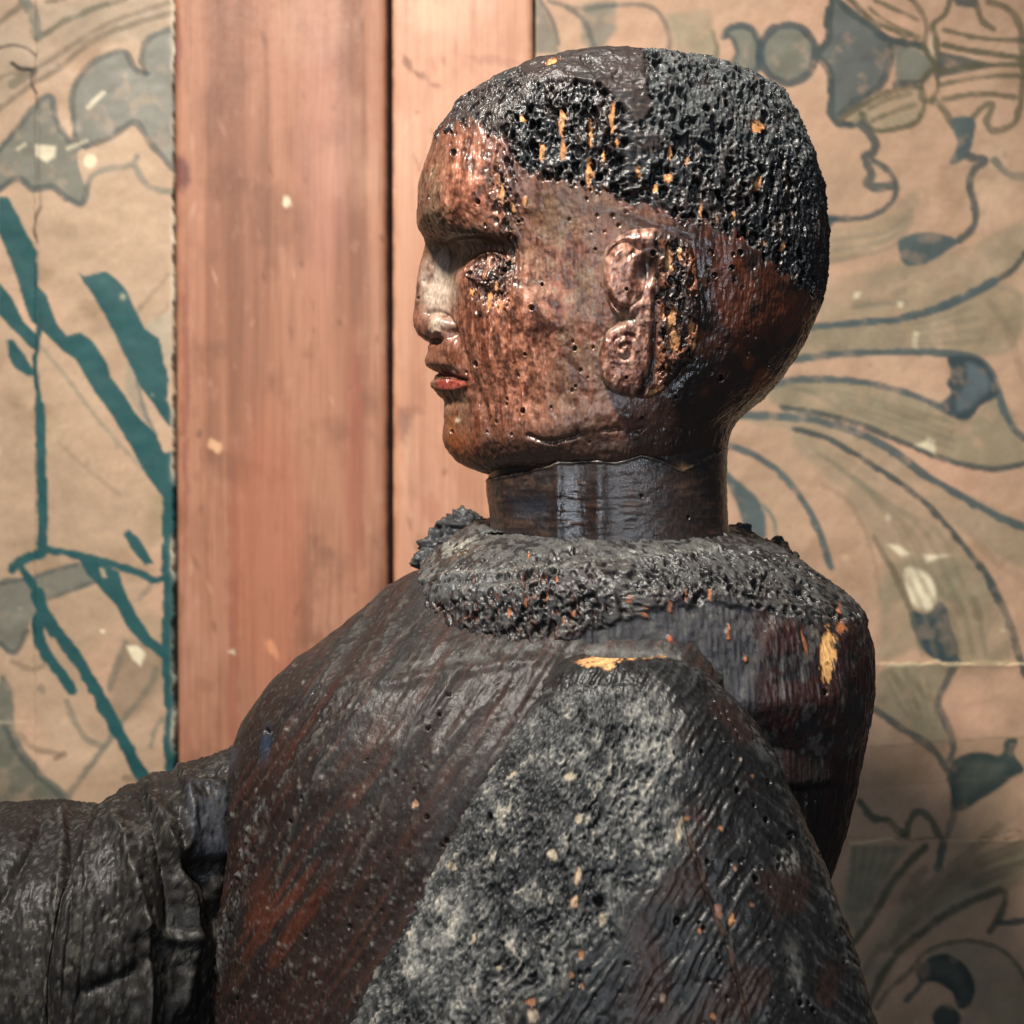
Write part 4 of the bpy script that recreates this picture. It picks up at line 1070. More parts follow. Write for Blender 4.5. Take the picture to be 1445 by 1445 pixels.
C = mix(C, lin(128, 112, 92), .55 * np.exp(-((qy - eyy - 1.5) / 1.6) ** 2) * ss(-.2, .4, w3))
C = mix(C, lin(150, 110, 72), .8 * blob(qx, qy, 964, 658, 6, 5))
C = mix(C, lin(92, 94, 90), .6 * ss(750, 785, qy + 8 * w1) * ss(-.1, .5, noise(Nk, 2.5, 2.5, 2.5, 88, 3)))
C = mix(C, lin(18, 16, 18), lowr * p1)
R = R + .25 * ss(755, 785, qy)
R = R + .12 - .34 * np.clip(blob(qx, qy, 815, 720, 32, 50, 0, 2), 0, 1)
wormholes(C, R, h, qx, qy, Nk, [(905, 700, 2), (970, 730, 2), (860, 770, 2.5)])
mesh_obj('neck', Nk + N * (h * .001)[..., None], C * .8, R, M_face, fig)

# ---------------- collar and shoulders (worm-eaten yoke)
yk = np.concatenate([np.arange(742, 800, .9), np.arange(800, 1040, 1.45)])
Lk = interp([(742, 668), (748, 655), (756, 645), (770, 625), (785, 606), (800, 592), (830, 580), (870, 572), (900, 572), (915, 578), (940, 590), (960, 602), (1060, 660)], yk, 4)[:, 0]
Rk = interp([(742, 1020), (748, 1040), (758, 1062), (768, 1105), (785, 1135), (800, 1154), (815, 1180), (835, 1207), (855, 1228), (872, 1238), (890, 1246), (920, 1250), (960, 1250), (1000, 1240), (1060, 1205)], yk, 4)[:, 0]
dk = interp([(742, .050, .060), (750, .072, .075), (765, .084, .09), (785, .094, .10), (800, .099, .105), (850, .104, .11), (900, .106, .115), (935, .108, .115), (1060, .088, .10)], yk, 4)
Kl = loft(yk, Lk, Rk, yk * 0, dk[:, 0], dk[:, 1], yk * 0 + 2.9, 860, .84, tilt=.10)
qx, qy = proj(Kl)
N = normals(Kl); N *= np.sign((N[..., :1] * (Kl[..., :1] - wx(900, 0)) + N[..., 1:2] * Kl[..., 1:2]))
e1, p1 = erode(Kl, 1.0, 31, 1.9)
m1 = noise(Kl, 3, 3, 4, 91, 3); m2 = noise(Kl, 12, 12, 8, 92, 3); st = noise(Kl, 1.6, 1.6, 22, 93, 3)
# the lower right of the yoke is smoother, gouged upright
low = ss(-6, 6, qy - np.interp(qx, [560, 600, 700, 800, 900, 960, 1000, 1060, 1100, 1150, 1200, 1250], [960, 960, 940, 905, 872, 855, 850, 856, 866, 884, 876, 872]) + 9 * m2)
rgh = (1 - low) * (.35 + .65 * ss(-.45, .05, noise(Kl, 18, 18, 9, 97, 3)))
facet = .6 * ss(9, -9, poly_sdf(qx + 4 * m1, qy + 4 * m1, [(590, 806), (640, 800), (700, 810), (735, 812), (700, 838), (660, 846), (600, 850), (585, 830)]))
ly = np.interp(qx, [565, 628, 687, 755, 809, 907, 1024, 1100], [823, 806, 806, 800, 795, 784, 774, 768])
rgh = rgh * (1 - .75 * facet) * (.48 + .52 * np.maximum(ss(-2, 5, qy - ly + 4 * m1), ss(1010, 1060, qx)))
h = rgh * (e1 * .85 + .3 - 1.6 * ss(1190, 1235, qx) * ss(830, 860, qy)) + (1 - rgh) * (.5 * st + .6 * m2) - .3 * low
h += 5.5 * rgh * np.clip(noise(Kl, 8, 8, 6, 95, 2), 0, 1) * ss(800, 770, qy)
# lip of the collar along its top, slanting
h += (1.0 * np.exp(-((qy - ly - 4) / 4) ** 2) - .6 * np.exp(-((qy - ly - 14) / 4) ** 2) * (qx < 760)) * ss(-.4, .3, m2)
d_, _ = seg_dist(qx, qy, catmull([(1092, 868), (1080, 900), (1066, 940), (1050, 975)])); h -= 1.6 * ss(10, -10, 0 * d_ + (qx - np.interp(qy, [860, 990], [1095, 1045]))) * low
# hard arris down the back
ax_ = np.interp(qy, [860, 1000], [1200, 1196]); h -= .10 * np.clip(qx - ax_, 0, 60) * low
C = np.ones(qx.shape + (3,)) * lin(32, 30, 31); R = np.full(qx.shape, .44)
N1 = normals(Kl + N * (h * .001)[..., None]); N1 *= np.sign((N1 * N).sum(-1, keepdims=True))
C = mix(C, lin(18, 17, 19), np.clip(p1 * rgh, 0, 1))
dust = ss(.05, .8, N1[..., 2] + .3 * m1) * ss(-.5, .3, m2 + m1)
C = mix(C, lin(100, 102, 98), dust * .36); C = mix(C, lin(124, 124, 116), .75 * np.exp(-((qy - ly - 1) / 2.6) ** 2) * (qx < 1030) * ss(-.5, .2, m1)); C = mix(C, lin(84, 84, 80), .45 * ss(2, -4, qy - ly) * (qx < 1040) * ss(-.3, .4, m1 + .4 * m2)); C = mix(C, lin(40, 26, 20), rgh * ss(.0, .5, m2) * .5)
C = mix(C, lin(96, 50, 30), rgh * ss(.28, .55, noise(Kl, 1.6, 1.6, 4, 98, 2)) * ss(950, 600, qx) * .7)
red = low * ss(1050, 1085, qx + 5 * m1)
R = R - .10 * red
C = mix(C, lin(46, 22, 18), red * ss(-.6, .2, m2)); C = mix(C, lin(24, 16, 16), red * ss(0, .5, st)); C = mix(C, lin(50, 48, 56), low * (1 - red) * ss(-.2, .5, st) * .8)
C = mix(C, lin(96, 96, 92), low * ss(.25, .6, noise(Kl, 4, 4, 8, 99, 3)) * .45)
C = mix(C, lin(150, 146, 134), .75 * blob(qx, qy, 645, 772, 26, 8, -22, 1.4) * ss(-.4, .3, m1)); C = mix(C, lin(96, 74, 54), .7 * blob(qx, qy, 650, 782, 20, 3, -28))
C = mix(C, lin(86, 90, 92), facet * ss(-.5, .2, m1) * .7)
R = R + .35 * dust + .05 * low
kp = [(1169, 922, 12, 39, 2, lin(232, 178, 112)), (1135, 905, 5, 18, -12), (1188, 884, 15, 9, 10), (1184, 862, 4, 14), (1028, 896, 5, 8, 0), (1030, 882, 2.5, 8), (1053, 931, 4, 5), (945, 856, 5, 9), (911, 862, 3.5, 12), (975, 850, 6, 4), (1002, 838, 5, 8), (968, 838, 3, 9), (580, 904, 6, 9, -30), (590, 917, 5, 8), (617, 912, 4, 12), (617, 874, 3, 10), (607, 862, 6, 5), (687, 874, 3, 7), (740, 852, 4, 9), (772, 842, 2, 7), (785, 818, 2, 7), (808, 820, 5, 7, 20), (796, 876, 7, 6, -20), (809, 866, 7, 4, 20), (717, 864, 5, 5), (664, 880, 6, 5), (675, 862, 5, 3), (746, 784, 4, 4), (886, 845, 5, 5), (850, 850, 3, 6), (946, 900, 4, 6, 0, lin(170, 90, 50))]
kp = [k if len(k) > 5 else (k[0], k[1], max(1.5, k[2] * .5), k[3] * 1.15, (k[4] if len(k) > 4 else 0), lin(150, 92, 56)) for k in kp]
kp = [k for i_, k in enumerate(kp) if i_ < 7 or i_ % 4 != 1]
patches(C, R, h, qx, qy, Kl, kp, .6, 101)
wormholes(C, R, h, qx, qy, Kl, [(1165, 977, 4), (1129, 867, 4), (1105, 826, 3), (1178, 867, 3), (1207, 953, 2.4), (1031, 830, 5), (1065, 825, 5), (946, 828, 4), (700, 900, 3)])
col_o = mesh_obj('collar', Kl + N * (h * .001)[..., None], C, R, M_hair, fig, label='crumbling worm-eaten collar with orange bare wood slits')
top = (Kl + N * (h * .001)[..., None])[0]; ctr = top.mean(0) - np.array([0, 0, .004])
cap = np.stack([top * (1 - t) + ctr * t for t in np.linspace(0, 1, 40)], 0)
cap[..., 2] += .002 * noise(cap, 5, 5, 5, 4, 3)
mesh_obj('collar_top', cap, np.ones(cap.shape) * lin(66, 66, 64), np.full(cap.shape[:2], .6), M_hair, col_o)
# crumbs standing on the far rim


def crumb(cx, cy, y0_, rx, ry, seed, parent):
    v = np.linspace(0, math.pi, 40)[:, None]; u = np.linspace(0, 2 * math.pi, 60, endpoint=False)[None]
    X = np.sin(v) * np.cos(u); Y = np.sin(v) * np.sin(u); Z = np.cos(v) + 0 * u
    x0_ = wx(cx, y0_); z0_ = wz(cy, y0_)
    P = np.stack([x0_ + X * rx * S, y0_ + Y * rx * S, z0_ + Z * ry * S], -1)
    r = 1 + .35 * noise(P, 7, 7, 7, seed, 3) + .2 * noise(P, 2.2, 2.2, 2.2, seed + 1, 2)
    P = np.stack([x0_ + X * rx * S * r, y0_ + Y * rx * S * r, z0_ + Z * ry * S * r], -1)
    C = mix(np.ones(P.shape) * lin(38, 38, 42), lin(96, 98, 96), ss(.0, .7, noise(P, 3, 3, 3, seed + 2, 2)) * .7)
    mesh_obj('broken_rim', P, C, np.full(P.shape[:2], .85), M_hair, parent)


for k, a in enumerate([(656, 745, .05, 34, 27), (632, 772, .045, 36, 27), (612, 794, .035, 30, 20), (1041, 752, .05, 17, 17), (1068, 770, .05, 24, 12), (1098, 772, .03, 14, 14), (1010, 766, .06, 24, 14)]):
    crumb(*a, 200 + 5 * k, col_o)

# ---------------- robe (torso)
yt = np.arange(796, 1540, 2.1)
Lt = interp([(796, 640), (806, 590), (815, 572), (826, 547), (854, 519), (885, 482), (912, 443), (934, 411), (962, 380), (984, 366), (1012, 346), (1053, 327), (1084, 320), (1110, 317), (1200, 310), (1300, 300), (1445, 286), (1560, 280)], yt, 3)[:, 0]
Rt = interp([(796, 1100), (860, 1228), (900, 1240), (960, 1246), (1010, 1245), (1080, 1232), (1150, 1214), (1210, 1200), (1262, 1184), (1350, 1160), (1445, 1140), (1560, 1120)], yt, 5)[:, 0]
dt = interp([(796, .060, .09), (830, .070, .12), (850, .092, .125), (870, .100, .13), (900, .108, .14), (930, .116, .145), (960, .122, .15), (1010, .131, .16), (1100, .140, .17), (1300, .152, .18), (1560, .165, .19)], yt, 14)
Rb = loft(yt, Lt, Rt, yt * 0, dt[:, 0], dt[:, 1], yt * 0 + 2.25, 800, .84, nR=2.8)
# the back of the block (right) is narrower than the chest: pull the near side back there
qx, qy = proj(Rb)
pull = ss(960, 1090, qx) * (Rb[..., 1] < 0)
Rb[..., 1] *= 1 - .19 * pull
qx, qy = proj(Rb)
N = normals(Rb); N *= np.sign((N[..., :1] * (Rb[..., :1] - wx(750, 0)) + N[..., 1:2] * Rb[..., 1:2]))
m1 = noise(Rb, 3, 3, 3, 111, 3); m2 = noise(Rb, 20, 20, 20, 112, 3)
# gouge strokes run down to the left
ca, sa = math.cos(math.radians(56)), math.sin(math.radians(56))
G = np.stack([Rb[..., 0] * ca + Rb[..., 2] * sa, Rb[..., 1], -Rb[..., 0] * sa + Rb[..., 2] * ca], -1)   # first axis along the stroke
go = noise(G, 120, 50, 7, 113, 2); go2 = noise(G, 50, 16, 2.0, 114, 2); go3 = noise(G, 150, 80, 18, 115, 2)
back_m = ss(1040, 1075, qx)
up = noise(Rb, 2.2, 2.2, 30, 116, 3); up2 = noise(Rb, 9, 9, 60, 117, 2)
h = (1 - back_m) * (2.0 * scallop(G, 40, 0.32, 70) + .5 * scallop(G, 16, .5, 71) + .9 * np.abs(go3) + .9 * go + .30 * go2) + back_m * (.55 * up + 1.2 * up2)
h += .18 * m1
# fold of cloth along the shoulder
fy = np.interp(qx, [560, 600, 700, 820, 900, 960], [965, 955, 940, 930, 932, 940]); h += 1.6 * np.exp(-((qy - fy) / 9) ** 2) * (1 - back_m) * ss(430, 600, qx) * ss(800, 740, qx)
# arris on the back block
ax_ = np.interp(qy, [860, 980, 1115, 1262], [1200, 1196, 1168, 1150]); h -= .10 * np.clip(qx - ax_, 0, 60) * (qx < 1260) * (Rb[..., 1] < 0)
h -= 8.0 * ss(1104, 1126, qy + 4 * m1 + .12 * (qx - 1120)) * back_m * (Rb[..., 1] < 0) * ss(1212, 1165, qx)
F1, F2 = worley(Rb, 4.2, 4.2, 4.2, 40); tiny = ss(.24, .1, F1) * ss(0, .4, noise(Rb, 18, 18, 18, 118))
h -= 1.2 * tiny
# ragged edge beside the sleeve
d_, _ = seg_dist(qx + 5 * m1, qy, catmull([(372, 1135), (352, 1200), (330, 1290), (304, 1390), (290, 1470)])); rag = np.exp(-(d_ / 9) ** 2); h += 2.0 * rag * (.4 + np.abs(m1))
C = np.ones(qx.shape + (3,)) * lin(38, 26, 22); R = np.full(qx.shape, .52)
R = R + .16 * ss(1010, 930, qy)
C = mix(C, lin(34, 30, 30), ss(-.1, .5, go + .3 * m1)); C = mix(C, lin(66, 38, 29), ss(.15, .6, go2 + .5 * m2) * .6)
for pts in ([(548, 828), (520, 870), (495, 910), (470, 945), (458, 965)], [(575, 850), (530, 905), (505, 945), (470, 1000)], [(560, 880), (500, 990), (430, 1060), (390, 1130), (370, 1190)], [(640, 960), (570, 1060), (540, 1140), (500, 1230)], [(700, 960), (650, 1030), (600, 1110)], [(470, 1060), (420, 1160), (390, 1260)]):
    d_, _ = seg_dist(qx + 4 * m1, qy + 4 * m1, catmull(pts)); C = mix(C, lin(108, 104, 98), .5 * np.exp(-(d_ / 2.6) ** 1.3) * ss(-.4, .3, m1)); h += .5 * np.exp(-(d_ / 5) ** 2)
C = mix(C, lin(84, 44, 29), ss(.15, .6, noise(G, 60, 20, 5, 119, 3)) * np.clip(blob(qx, qy, 480, 1070, 70, 90, 0, 1.4) + blob(qx, qy, 400, 1300, 60, 110, 20, 1.4), 0, 1) * .85)
bl_ = np.interp(qx, [540, 575, 640, 700, 760, 850, 960], [975, 945, 932, 925, 915, 920, 930]); C = mix(C, lin(58, 57, 54), ss(990, 930, qy + 14 * m2) * (1 - back_m) * ss(-.1, .5, m1) * .4); C = mix(C, lin(104, 106, 102), .7 * np.exp(-(np.abs(qy - bl_ + 5 * m1) / 7)) * ss(-.3, .3, m1 + m2) * ss(530, 600, qx) * (qx < 960))
C = mix(C, lin(100, 102, 100), rag * ss(-.1, .4, m1) * .7)
C = mix(C, lin(120, 118, 112), ss(.4, .65, noise(Rb, 2.0, 2.0, 2.0, 120, 2)) * .22 * (1 - back_m))
C = mix(C, lin(46, 22, 18), back_m * ss(-.6, .1, up2) * .9); C = mix(C, lin(26, 18, 18), back_m * ss(0, .5, up)); C = mix(C, lin(78, 74, 76), back_m * ss(.3, .6, up + .3 * m1) * .5 * ss(940, 1000, qy) * ss(1115, 1060, qy))
C = mix(C, lin(20, 13, 13), np.clip(ss(1085, 1118, qy + 5 * m1) * back_m, 0, 1) * .35)  # shadow on the lower back block painted in as darker colour
C = mix(C, lin(42, 58, 78), .8 * blob(qx, qy, 377, 1052, 7, 24, 12, 1.4)); C = mix(C, lin(60, 66, 84), .7 * blob(qx, qy, 325, 1075, 9, 22, 20))
patches(C, R, h, qx, qy, Rb, [(585, 1134, 4, 9, 15, lin(176, 140, 112))], .2, 121)
r3 = np.random.default_rng(5)
wormholes(C, R, h, qx, qy, Rb, [(r3.uniform(330, 760), r3.uniform(980, 1440), r3.uniform(1.6, 3)) for _ in range(26)] + [(380, 1034, 4)])
# light specks of dirt and grit
for _ in range(130):
    x_, y_ = r3.uniform(330, 820), r3.uniform(940, 1440)
    m = (np.abs(qx - x_) < 8) & (np.abs(qy - y_) < 8) & (Rb[..., 1] < 0)
    if m.any():
        a = blob(qx[m], qy[m], x_, y_, r3.uniform(1.2, 3.0), r3.uniform(1.2, 3.5)) * r3.uniform(.3, .9)
        C[m] = mix(C[m], lin(140, 136, 128), a); h[m] += .5 * a
bm_ = (back_m > .5) & (qy > 900)
inner = (Rb[..., 1] < 0) & (qy > 1010) & (qx > np.interp(qy, [1010, 1110, 1240, 1340, 1560], [780, 715, 645, 590, 520])) & (qx < np.interp(qy, [1010, 1105, 1262, 1445, 1560], [985, 1030, 1090, 1140, 1160]))   # wholly inside the near sleeve
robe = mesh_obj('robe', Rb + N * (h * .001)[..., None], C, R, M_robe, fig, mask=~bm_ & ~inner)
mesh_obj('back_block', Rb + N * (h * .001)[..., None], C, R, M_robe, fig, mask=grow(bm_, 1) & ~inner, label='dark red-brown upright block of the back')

# ---------------- near sleeve
ya = np.concatenate([np.arange(921, 950, .8), np.arange(950, 1530, 2.0)])
La = interp([(918, 850), (922, 822), (928, 796), (940, 775), (960, 764), (1000, 738), (1050, 698), (1110, 655), (1180, 618), (1240, 585), (1290, 560), (1340, 530), (1400, 502), (1445, 484), (1560, 440)], ya, 3)[:, 0]
Ra = interp([(918, 905), (922, 932), (930, 960), (950, 1000), (985, 1040), (1020, 1070), (1060, 1095), (1105, 1114), (1140, 1130), (1200, 1158), (1262, 1185), (1330, 1208), (1390, 1226), (1445, 1241), (1560, 1262)], ya, 3)[:, 0]
da = interp([(918, .014), (922, .026), (930, .036), (950, .046), (1000, .056), (1060, .062), (1150, .070), (1300, .078), (1560, .085)], ya, 3)[:, 0]
yca = interp([(918, -.105), (950, -.100), (1100, -.104), (1300, -.112), (1560, -.125)], ya, 3)[:, 0]
Ar = loft(ya, La, Ra, yca, da, da, ya * 0 + 2.5, 860, .88)
qx, qy = proj(Ar)
N = normals(Ar); N *= np.sign((N[..., :1] * (Ar[..., :1] - wx(900, -.1)) + N[..., 1:2] * (Ar[..., 1:2] + .1)))
m1 = noise(Ar, 2.2, 2.2, 3.4, 131, 3); m2 = noise(Ar, 14, 14, 14, 132, 3); m3 = noise(Ar, 1.3, 1.3, 1.8, 133, 2)
fz = ss(24, -22, poly_sdf(qx + 26 * m2 * (qx > 700 + (1000 - qy) * .45) + 6 * m1, qy + 22 * m2 * (qx > 700 + (1000 - qy) * .45), [(738, 1000), (790, 985), (850, 960), (930, 975), (960, 1060), (945, 1120), (975, 1170), (930, 1240), (880, 1290), (830, 1350), (760, 1400), (700, 1460), (470, 1480), (480, 1440), (560, 1285), (650, 1105)]))
e1, p1 = erode(Ar, .55, 51, 1.8)
p1 = p1 * .75
# growth rings stand out on the bare right flank
ca, sa = math.cos(math.radians(58)), math.sin(math.radians(58))
ang = np.interp(qx, [650, 950, 1050, 1180, 1260], [58, 60, 66, 110, 128])
wv = noise(Ar, 26, 26, 26, 134, 3)
def ringphase(deg, lam):
    a = np.radians(deg)
    return (qx * np.sin(a) + qy * np.cos(a) + 16 * wv + 4 * m2) / lam * 2 * np.pi
ph = (qx * math.sin(math.radians(60)) + qy * math.cos(math.radians(60)) + 16 * wv + 4 * m2)
ph2 = (qx * math.sin(math.radians(128)) + qy * math.cos(math.radians(128)) + 14 * wv)
wsel = ss(1040, 1110, qx - (qy - 1250) * .15 + 12 * m2)
bandw = .55 + .45 * noise(Ar, 9, 9, 18, 137, 2)
rings = (np.sin(ph / 13 * 2 * np.pi) * (1 - wsel) + np.sin(ph2 / 15 * 2 * np.pi) * wsel) * bandw
gr = stroke_noise(qx + 6 * m2, qy + 6 * m2, -58, 5.5, 70, 3) * (1 - wsel) + stroke_noise(qx, qy, 40, 6, 60, 4) * wsel
rings = .35 * rings + .8 * gr
h = (1 - fz) * (.58 * rings + 1.0 * m2 + .3 * m1) + fz * (.30 * (e1 + .2) + .4 * m3 + .5 * m1 + 1.2 * stroke_noise(qx + 14 * m2 + 6 * m1, qy + 10 * m2 + 6 * m1, -62, 6.5, 26, 9, 4))
d_, _ = seg_dist(qx + 3 * m1, qy, [(a, b) for a, b in zip([742, 700, 655, 618, 585, 560, 530, 502, 484], [1000, 1050, 1110, 1180, 1240, 1290, 1340, 1400, 1445])]); lip_ = np.exp(-(d_ / 6) ** 2); h += 1.0 * lip_
crk, _ = seg_dist(qx + 2 * m1, qy, catmull([(965, 1150), (985, 1220), (1005, 1280), (1025, 1325), (1045, 1400), (1062, 1470)])); h -= 1.6 * np.exp(-(crk / 2.4) ** 2)
h += 1.2 * np.exp(-(((qx - np.interp(qy, ya, Ra)) + 14) / 8) ** 2) * ss(940, 1000, qy)
F1, F2 = worley(Ar, 5.5, 5.5, 5.5, 44); tiny = ss(.24, .1, F1) * ss(0, .4, noise(Ar, 18, 18, 18, 138)); h -= 1.4 * tiny * (1 - fz)
C = np.ones(qx.shape + (3,)) * lin(34, 34, 35); R = np.full(qx.shape, .36)
C = mix(C, lin(70, 72, 73), (1 - fz) * ss(.1, .9, rings + .5 * m1) * .7); C = mix(C, lin(26, 22, 22), (1 - fz) * ss(.0, .8, -rings + .3 * m1) * .8)
C = mix(C, lin(58, 40, 34), (1 - fz) * ss(.1, .6, noise(Ar, 22, 22, 22, 140, 2)) * .6)
N1 = normals(Ar + N * (h * .001)[..., None]); N1 *= np.sign((N1 * N).sum(-1, keepdims=True))
big = noise(Ar, 30, 30, 40, 148, 3) - .25 - .5 * ss(1010, 950, qy); fl = stroke_noise(qx + 14 * m2 + 6 * m1, qy + 10 * m2 + 6 * m1, -62, 6.5, 26, 9, 4); fl2 = noise(Ar, 7, 7, 9, 147, 3)
fur = mix(np.ones(C.shape) * lin(62, 64, 65), lin(144, 143, 138), ss(-.35, .85, .55 * fl + .45 * fl2 + .35 * m3 + .25 * m1 + .5 * big)); fur = mix(fur, lin(184, 176, 160), ss(.45, .95, .7 * fl + .6 * fl2 + .3 * m3) * .7); fur = mix(fur, lin(26, 27, 29), np.clip(.5 * p1 + ss(.25, 1.0, -.6 * fl - .5 * fl2 - .3 * m3 - .8 * big) * .85, 0, 1))
C = mix(C, fur, fz)
topd = ss(1010, 950, qy + 20 * m2) * ss(-.2, .4, m1)
C = mix(C, lin(54, 56, 56), topd * .6)
C = mix(C, lin(128, 126, 122), .7 * lip_ * ss(0, .5, m1)); C = mix(C, lin(110, 86, 72), .6 * np.exp(-((crk - 2) / 2.2) ** 2) * ss(-.2, .4, m1))
C = mix(C, lin(150, 148, 142), .8 * blob(qx, qy, 1112, 1214, 16, 18, 0, 1.4) * ss(-.2, .4, m1 + m3)); C = mix(C, lin(120, 120, 116), .6 * blob(qx, qy, 1122, 1370, 12, 40, -8, 1.4) * ss(-.6, .3, m1))
C = mix(C, lin(104, 104, 100), .5 * np.exp(-(((qx - np.interp(qy, ya, Ra)) + 14) / 9) ** 2) * ss(-.2, .4, m1))
R = R + .18 * fz
WD = lin(150, 104, 72); CRM = lin(176, 164, 142)
ap = [(723, 1092, 7, 7, 0, CRM), (803, 1095, 11, 9, 0, CRM), (816, 1154, 7, 8, 0, CRM), (779, 1206, 11, 10, 0, CRM), (816, 1236, 8, 18, 5, lin(204, 178, 148)), (811, 1272, 8, 12, 25, lin(206, 172, 138)), (637, 1222, 8, 8, 0, CRM), (668, 1322, 4, 13, 12, CRM), (705, 1366, 7, 5, 0, CRM), (819, 1348, 7, 8, 0, WD), (749, 1414, 13, 8, 0, WD), (750, 1432, 12, 13, 0, lin(176, 160, 140)), (823, 1391, 6, 6, 0, WD), (806, 1376, 4, 6, 0, WD),
      (958, 1174, 8, 20, 8, CRM), (971, 1155, 7, 6, -20, WD), (1017, 1169, 4, 7, -25, WD), (988, 1312, 7, 6, 0, WD), (1032, 1298, 5, 14, 12, lin(214, 160, 110)), (1013, 1286, 6, 14, -15, lin(150, 108, 92)), (936, 1410, 8, 9, 0, lin(150, 130, 112)), (1005, 1434, 8, 6, 0, WD), (1036, 1226, 4, 6, 0, lin(170, 130, 104)), (1059, 1276, 4, 4, 0, WD), (1062, 1096, 3, 3, 0, WD), (1045, 1072, 3, 3, 0, CRM), (850, 1296, 7, 10, 0, CRM),
      (845, 932, 34, 8, -4, lin(226, 176, 118)), (905, 924, 30, 6, -6, lin(216, 164, 108)), (940, 922, 14, 5, 0, lin(216, 166, 112)), (860, 939, 10, 5, 0, lin(226, 180, 122))]
ap = [(k[0], k[1], k[2] * (.75 if i_ < len(ap) - 4 else 1), k[3] * (.8 if i_ < len(ap) - 4 else 1), k[4], k[5]) for i_, k in enumerate(ap)]
patches(C, R, h, qx, qy, Ar, ap, .2, 141)
wormholes(C, R, h, qx, qy, Ar, [(r3.uniform(880, 1200), r3.uniform(1050, 1440), r3.uniform(2, 4)) for _ in range(22)] + [(690, 1154, 6), (1080, 1158, 4), (1040, 1116, 4), (845, 1272, 7), (955, 1300, 5), (1066, 1242, 4), (1115, 1180, 5), (1100, 1212, 4)])
mesh_obj('sleeve', Ar + N * (h * .001)[..., None], C, R, M_robe, fig, label='near sleeve with a crumbling pale grey worm-eaten patch')

# ---------------- forearm sleeve reaching to the left
xs = np.concatenate([np.arange(-300, -80, 4.0), np.arange(-80, 150, 2.0), np.arange(150, 172, .8), np.arange(172, 375, 1.9)])
Tz = interp([(-300, 1160), (-90, 1146), (0, 1143), (40, 1140), (80, 1141), (120, 1146), (154, 1148), (158, 1142), (161, 1122), (168, 1114), (185, 1108), (205, 1104), (232, 1101), (262, 1086), (290, 1074), (310, 1066), (330, 1056), (375, 1030)], xs, 2)[:, 0]
nu = 430
th = thetas(nu, .5)
th = np.linspace(0, 2 * math.pi, nu, endpoint=False)
hb = interp([(-300, .095), (-90, .095), (154, .096), (164, .106), (240, .098), (290, .080), (330, .058), (375, .03)], xs, 5)[:, 0]
yc0 = -0.015
zt = wz(Tz, yc0); zb = wz(np.full(len(xs), 1620.0), yc0)
c = np.cos(th)[None]; s = np.sin(th)[None]
nn = 2.3
ex = np.sign(c) * np.abs(c) ** (2 / nn); ey = np.sign(s) * np.abs(s) ** (2 / nn)
X = np.repeat(wx(xs, yc0)[:, None], nu, 1)
Y = yc0 + hb[:, None] * ey
Z = ((zt + zb) / 2)[:, None] + ((zt - zb) / 2)[:, None] * ex
Sl = np.stack([X, Y, Z], -1)
qx, qy = proj(Sl)
N = normals(Sl); N *= np.sign(N[..., 1:2] * (Sl[..., 1:2] - yc0) + N[..., 2:] * (Z - (zt + zb)[:, None] / 2)[..., None])
m1 = noise(Sl, 2.6, 2.6, 4, 151, 3); m2 = noise(Sl, 14, 14, 20, 152, 3); up = noise(Sl, 3.0, 5, 40, 153, 3)
h = .8 * up + .45 * m1 + 1.0 * m2 + .40 * stroke_noise(qx, qy, 80, 3.0, 40, 55, 2) + .30 * erode(Sl, .8, 66, 1.6)[0] * ss(-.3, .3, noise(Sl, 22, 22, 22, 157, 2))
for pts, w_, am in [([(84, 1150), (88, 1200), (80, 1300), (72, 1380), (60, 1460)], 6, 3.0), ([(122, 1180), (118, 1280), (108, 1380), (98, 1460)], 4, 1.3), ([(165, 1160), (180, 1200), (200, 1290), (205, 1380), (200, 1460)], 12, 5.0),
                    ([(215, 1130), (238, 1180), (262, 1250), (268, 1320), (250, 1420)], 14, 6.0), ([(200, 1300), (240, 1325), (270, 1318)], 7, 3.0), ([(262, 1090), (272, 1130), (262, 1200)], 7, 2.5)]:
    d_, _ = seg_dist(qx + 3 * m1, qy, catmull(pts)); h += 1.4 * am * np.exp(-np.abs(d_ / w_) ** 1.2)
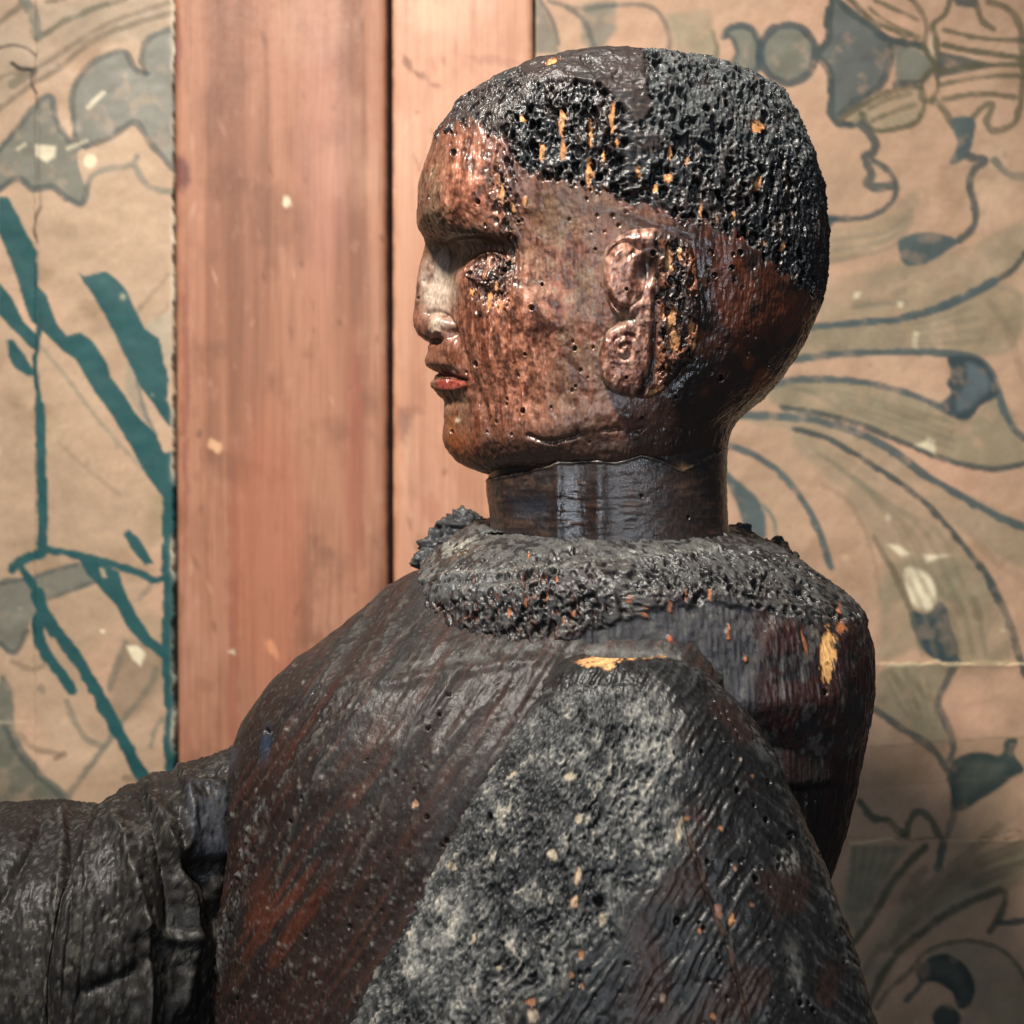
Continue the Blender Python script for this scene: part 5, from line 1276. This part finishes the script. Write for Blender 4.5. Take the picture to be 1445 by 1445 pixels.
for pts, w_, am in [([(100, 1160), (100, 1280), (90, 1400)], 6, 2.0), ([(195, 1110), (215, 1170), (235, 1250), (240, 1310)], 8, 4.0), ([(262, 1220), (290, 1240), (310, 1300)], 18, 8.0), ([(60, 1160), (30, 1220), (0, 1270)], 10, 4.0), ([(220, 1330), (190, 1370), (120, 1400)], 10, 3.0)]:
    d_, _ = seg_dist(qx + 3 * m1, qy, catmull(pts)); h -= 1.3 * am * np.exp(-np.abs(d_ / w_) ** 1.2)
h += 3.6 * scallop(Sl, 30, 1.5, 77)
h += 4.0 * ss(8, -8, poly_sdf(qx, qy, [(262, 1112), (318, 1100), (322, 1210), (268, 1212), (258, 1160)])) + 3.5 * blob(qx, qy, 300, 1262, 18, 26, 10, 1.8)
F1, F2 = worley(Sl, 4.6, 4.6, 6, 61); tiny = ss(.26, .1, F1) * ss(-.1, .3, noise(Sl, 16, 16, 16, 154)); h -= 1.5 * tiny
C = np.ones(qx.shape + (3,)) * lin(27, 21, 17); R = np.full(qx.shape, .62)
C = mix(C, lin(30, 26, 25), ss(-.1, .5, up)); C = mix(C, lin(86, 84, 78), ss(.2, .6, m1 + .5 * m2) * .5); C = mix(C, lin(118, 114, 104), ss(.45, .7, noise(Sl, 1.6, 1.6, 1.8, 158, 2)) * .5)
C = mix(C, lin(66, 70, 80), .75 * ss(4, -8, poly_sdf(qx, qy, [(262, 1112), (318, 1100), (322, 1210), (268, 1212), (258, 1160)])) * ss(-.6, .2, m2 + m1))  # bluish highlight on the fold, painted into the sleeve colour
C = mix(C, lin(22, 18, 17), ss(30, -10, qx - (1250 - qy) * .5) * .4)
for pts in [[(84, 1150), (88, 1200), (80, 1300), (72, 1380), (60, 1460)], [(165, 1160), (180, 1200), (200, 1290), (205, 1380), (200, 1460)]]:
    d_, _ = seg_dist(qx + 3 * m1, qy, catmull(pts)); C = mix(C, lin(112, 110, 104), .6 * np.exp(-(d_ / 5) ** 2) * ss(-.2, .4, m1))
mesh_obj('sleeve', Sl + N * (h * .001)[..., None], C * .75, R + .05, M_robe, fig, label='folded dark sleeve of the outstretched arm')
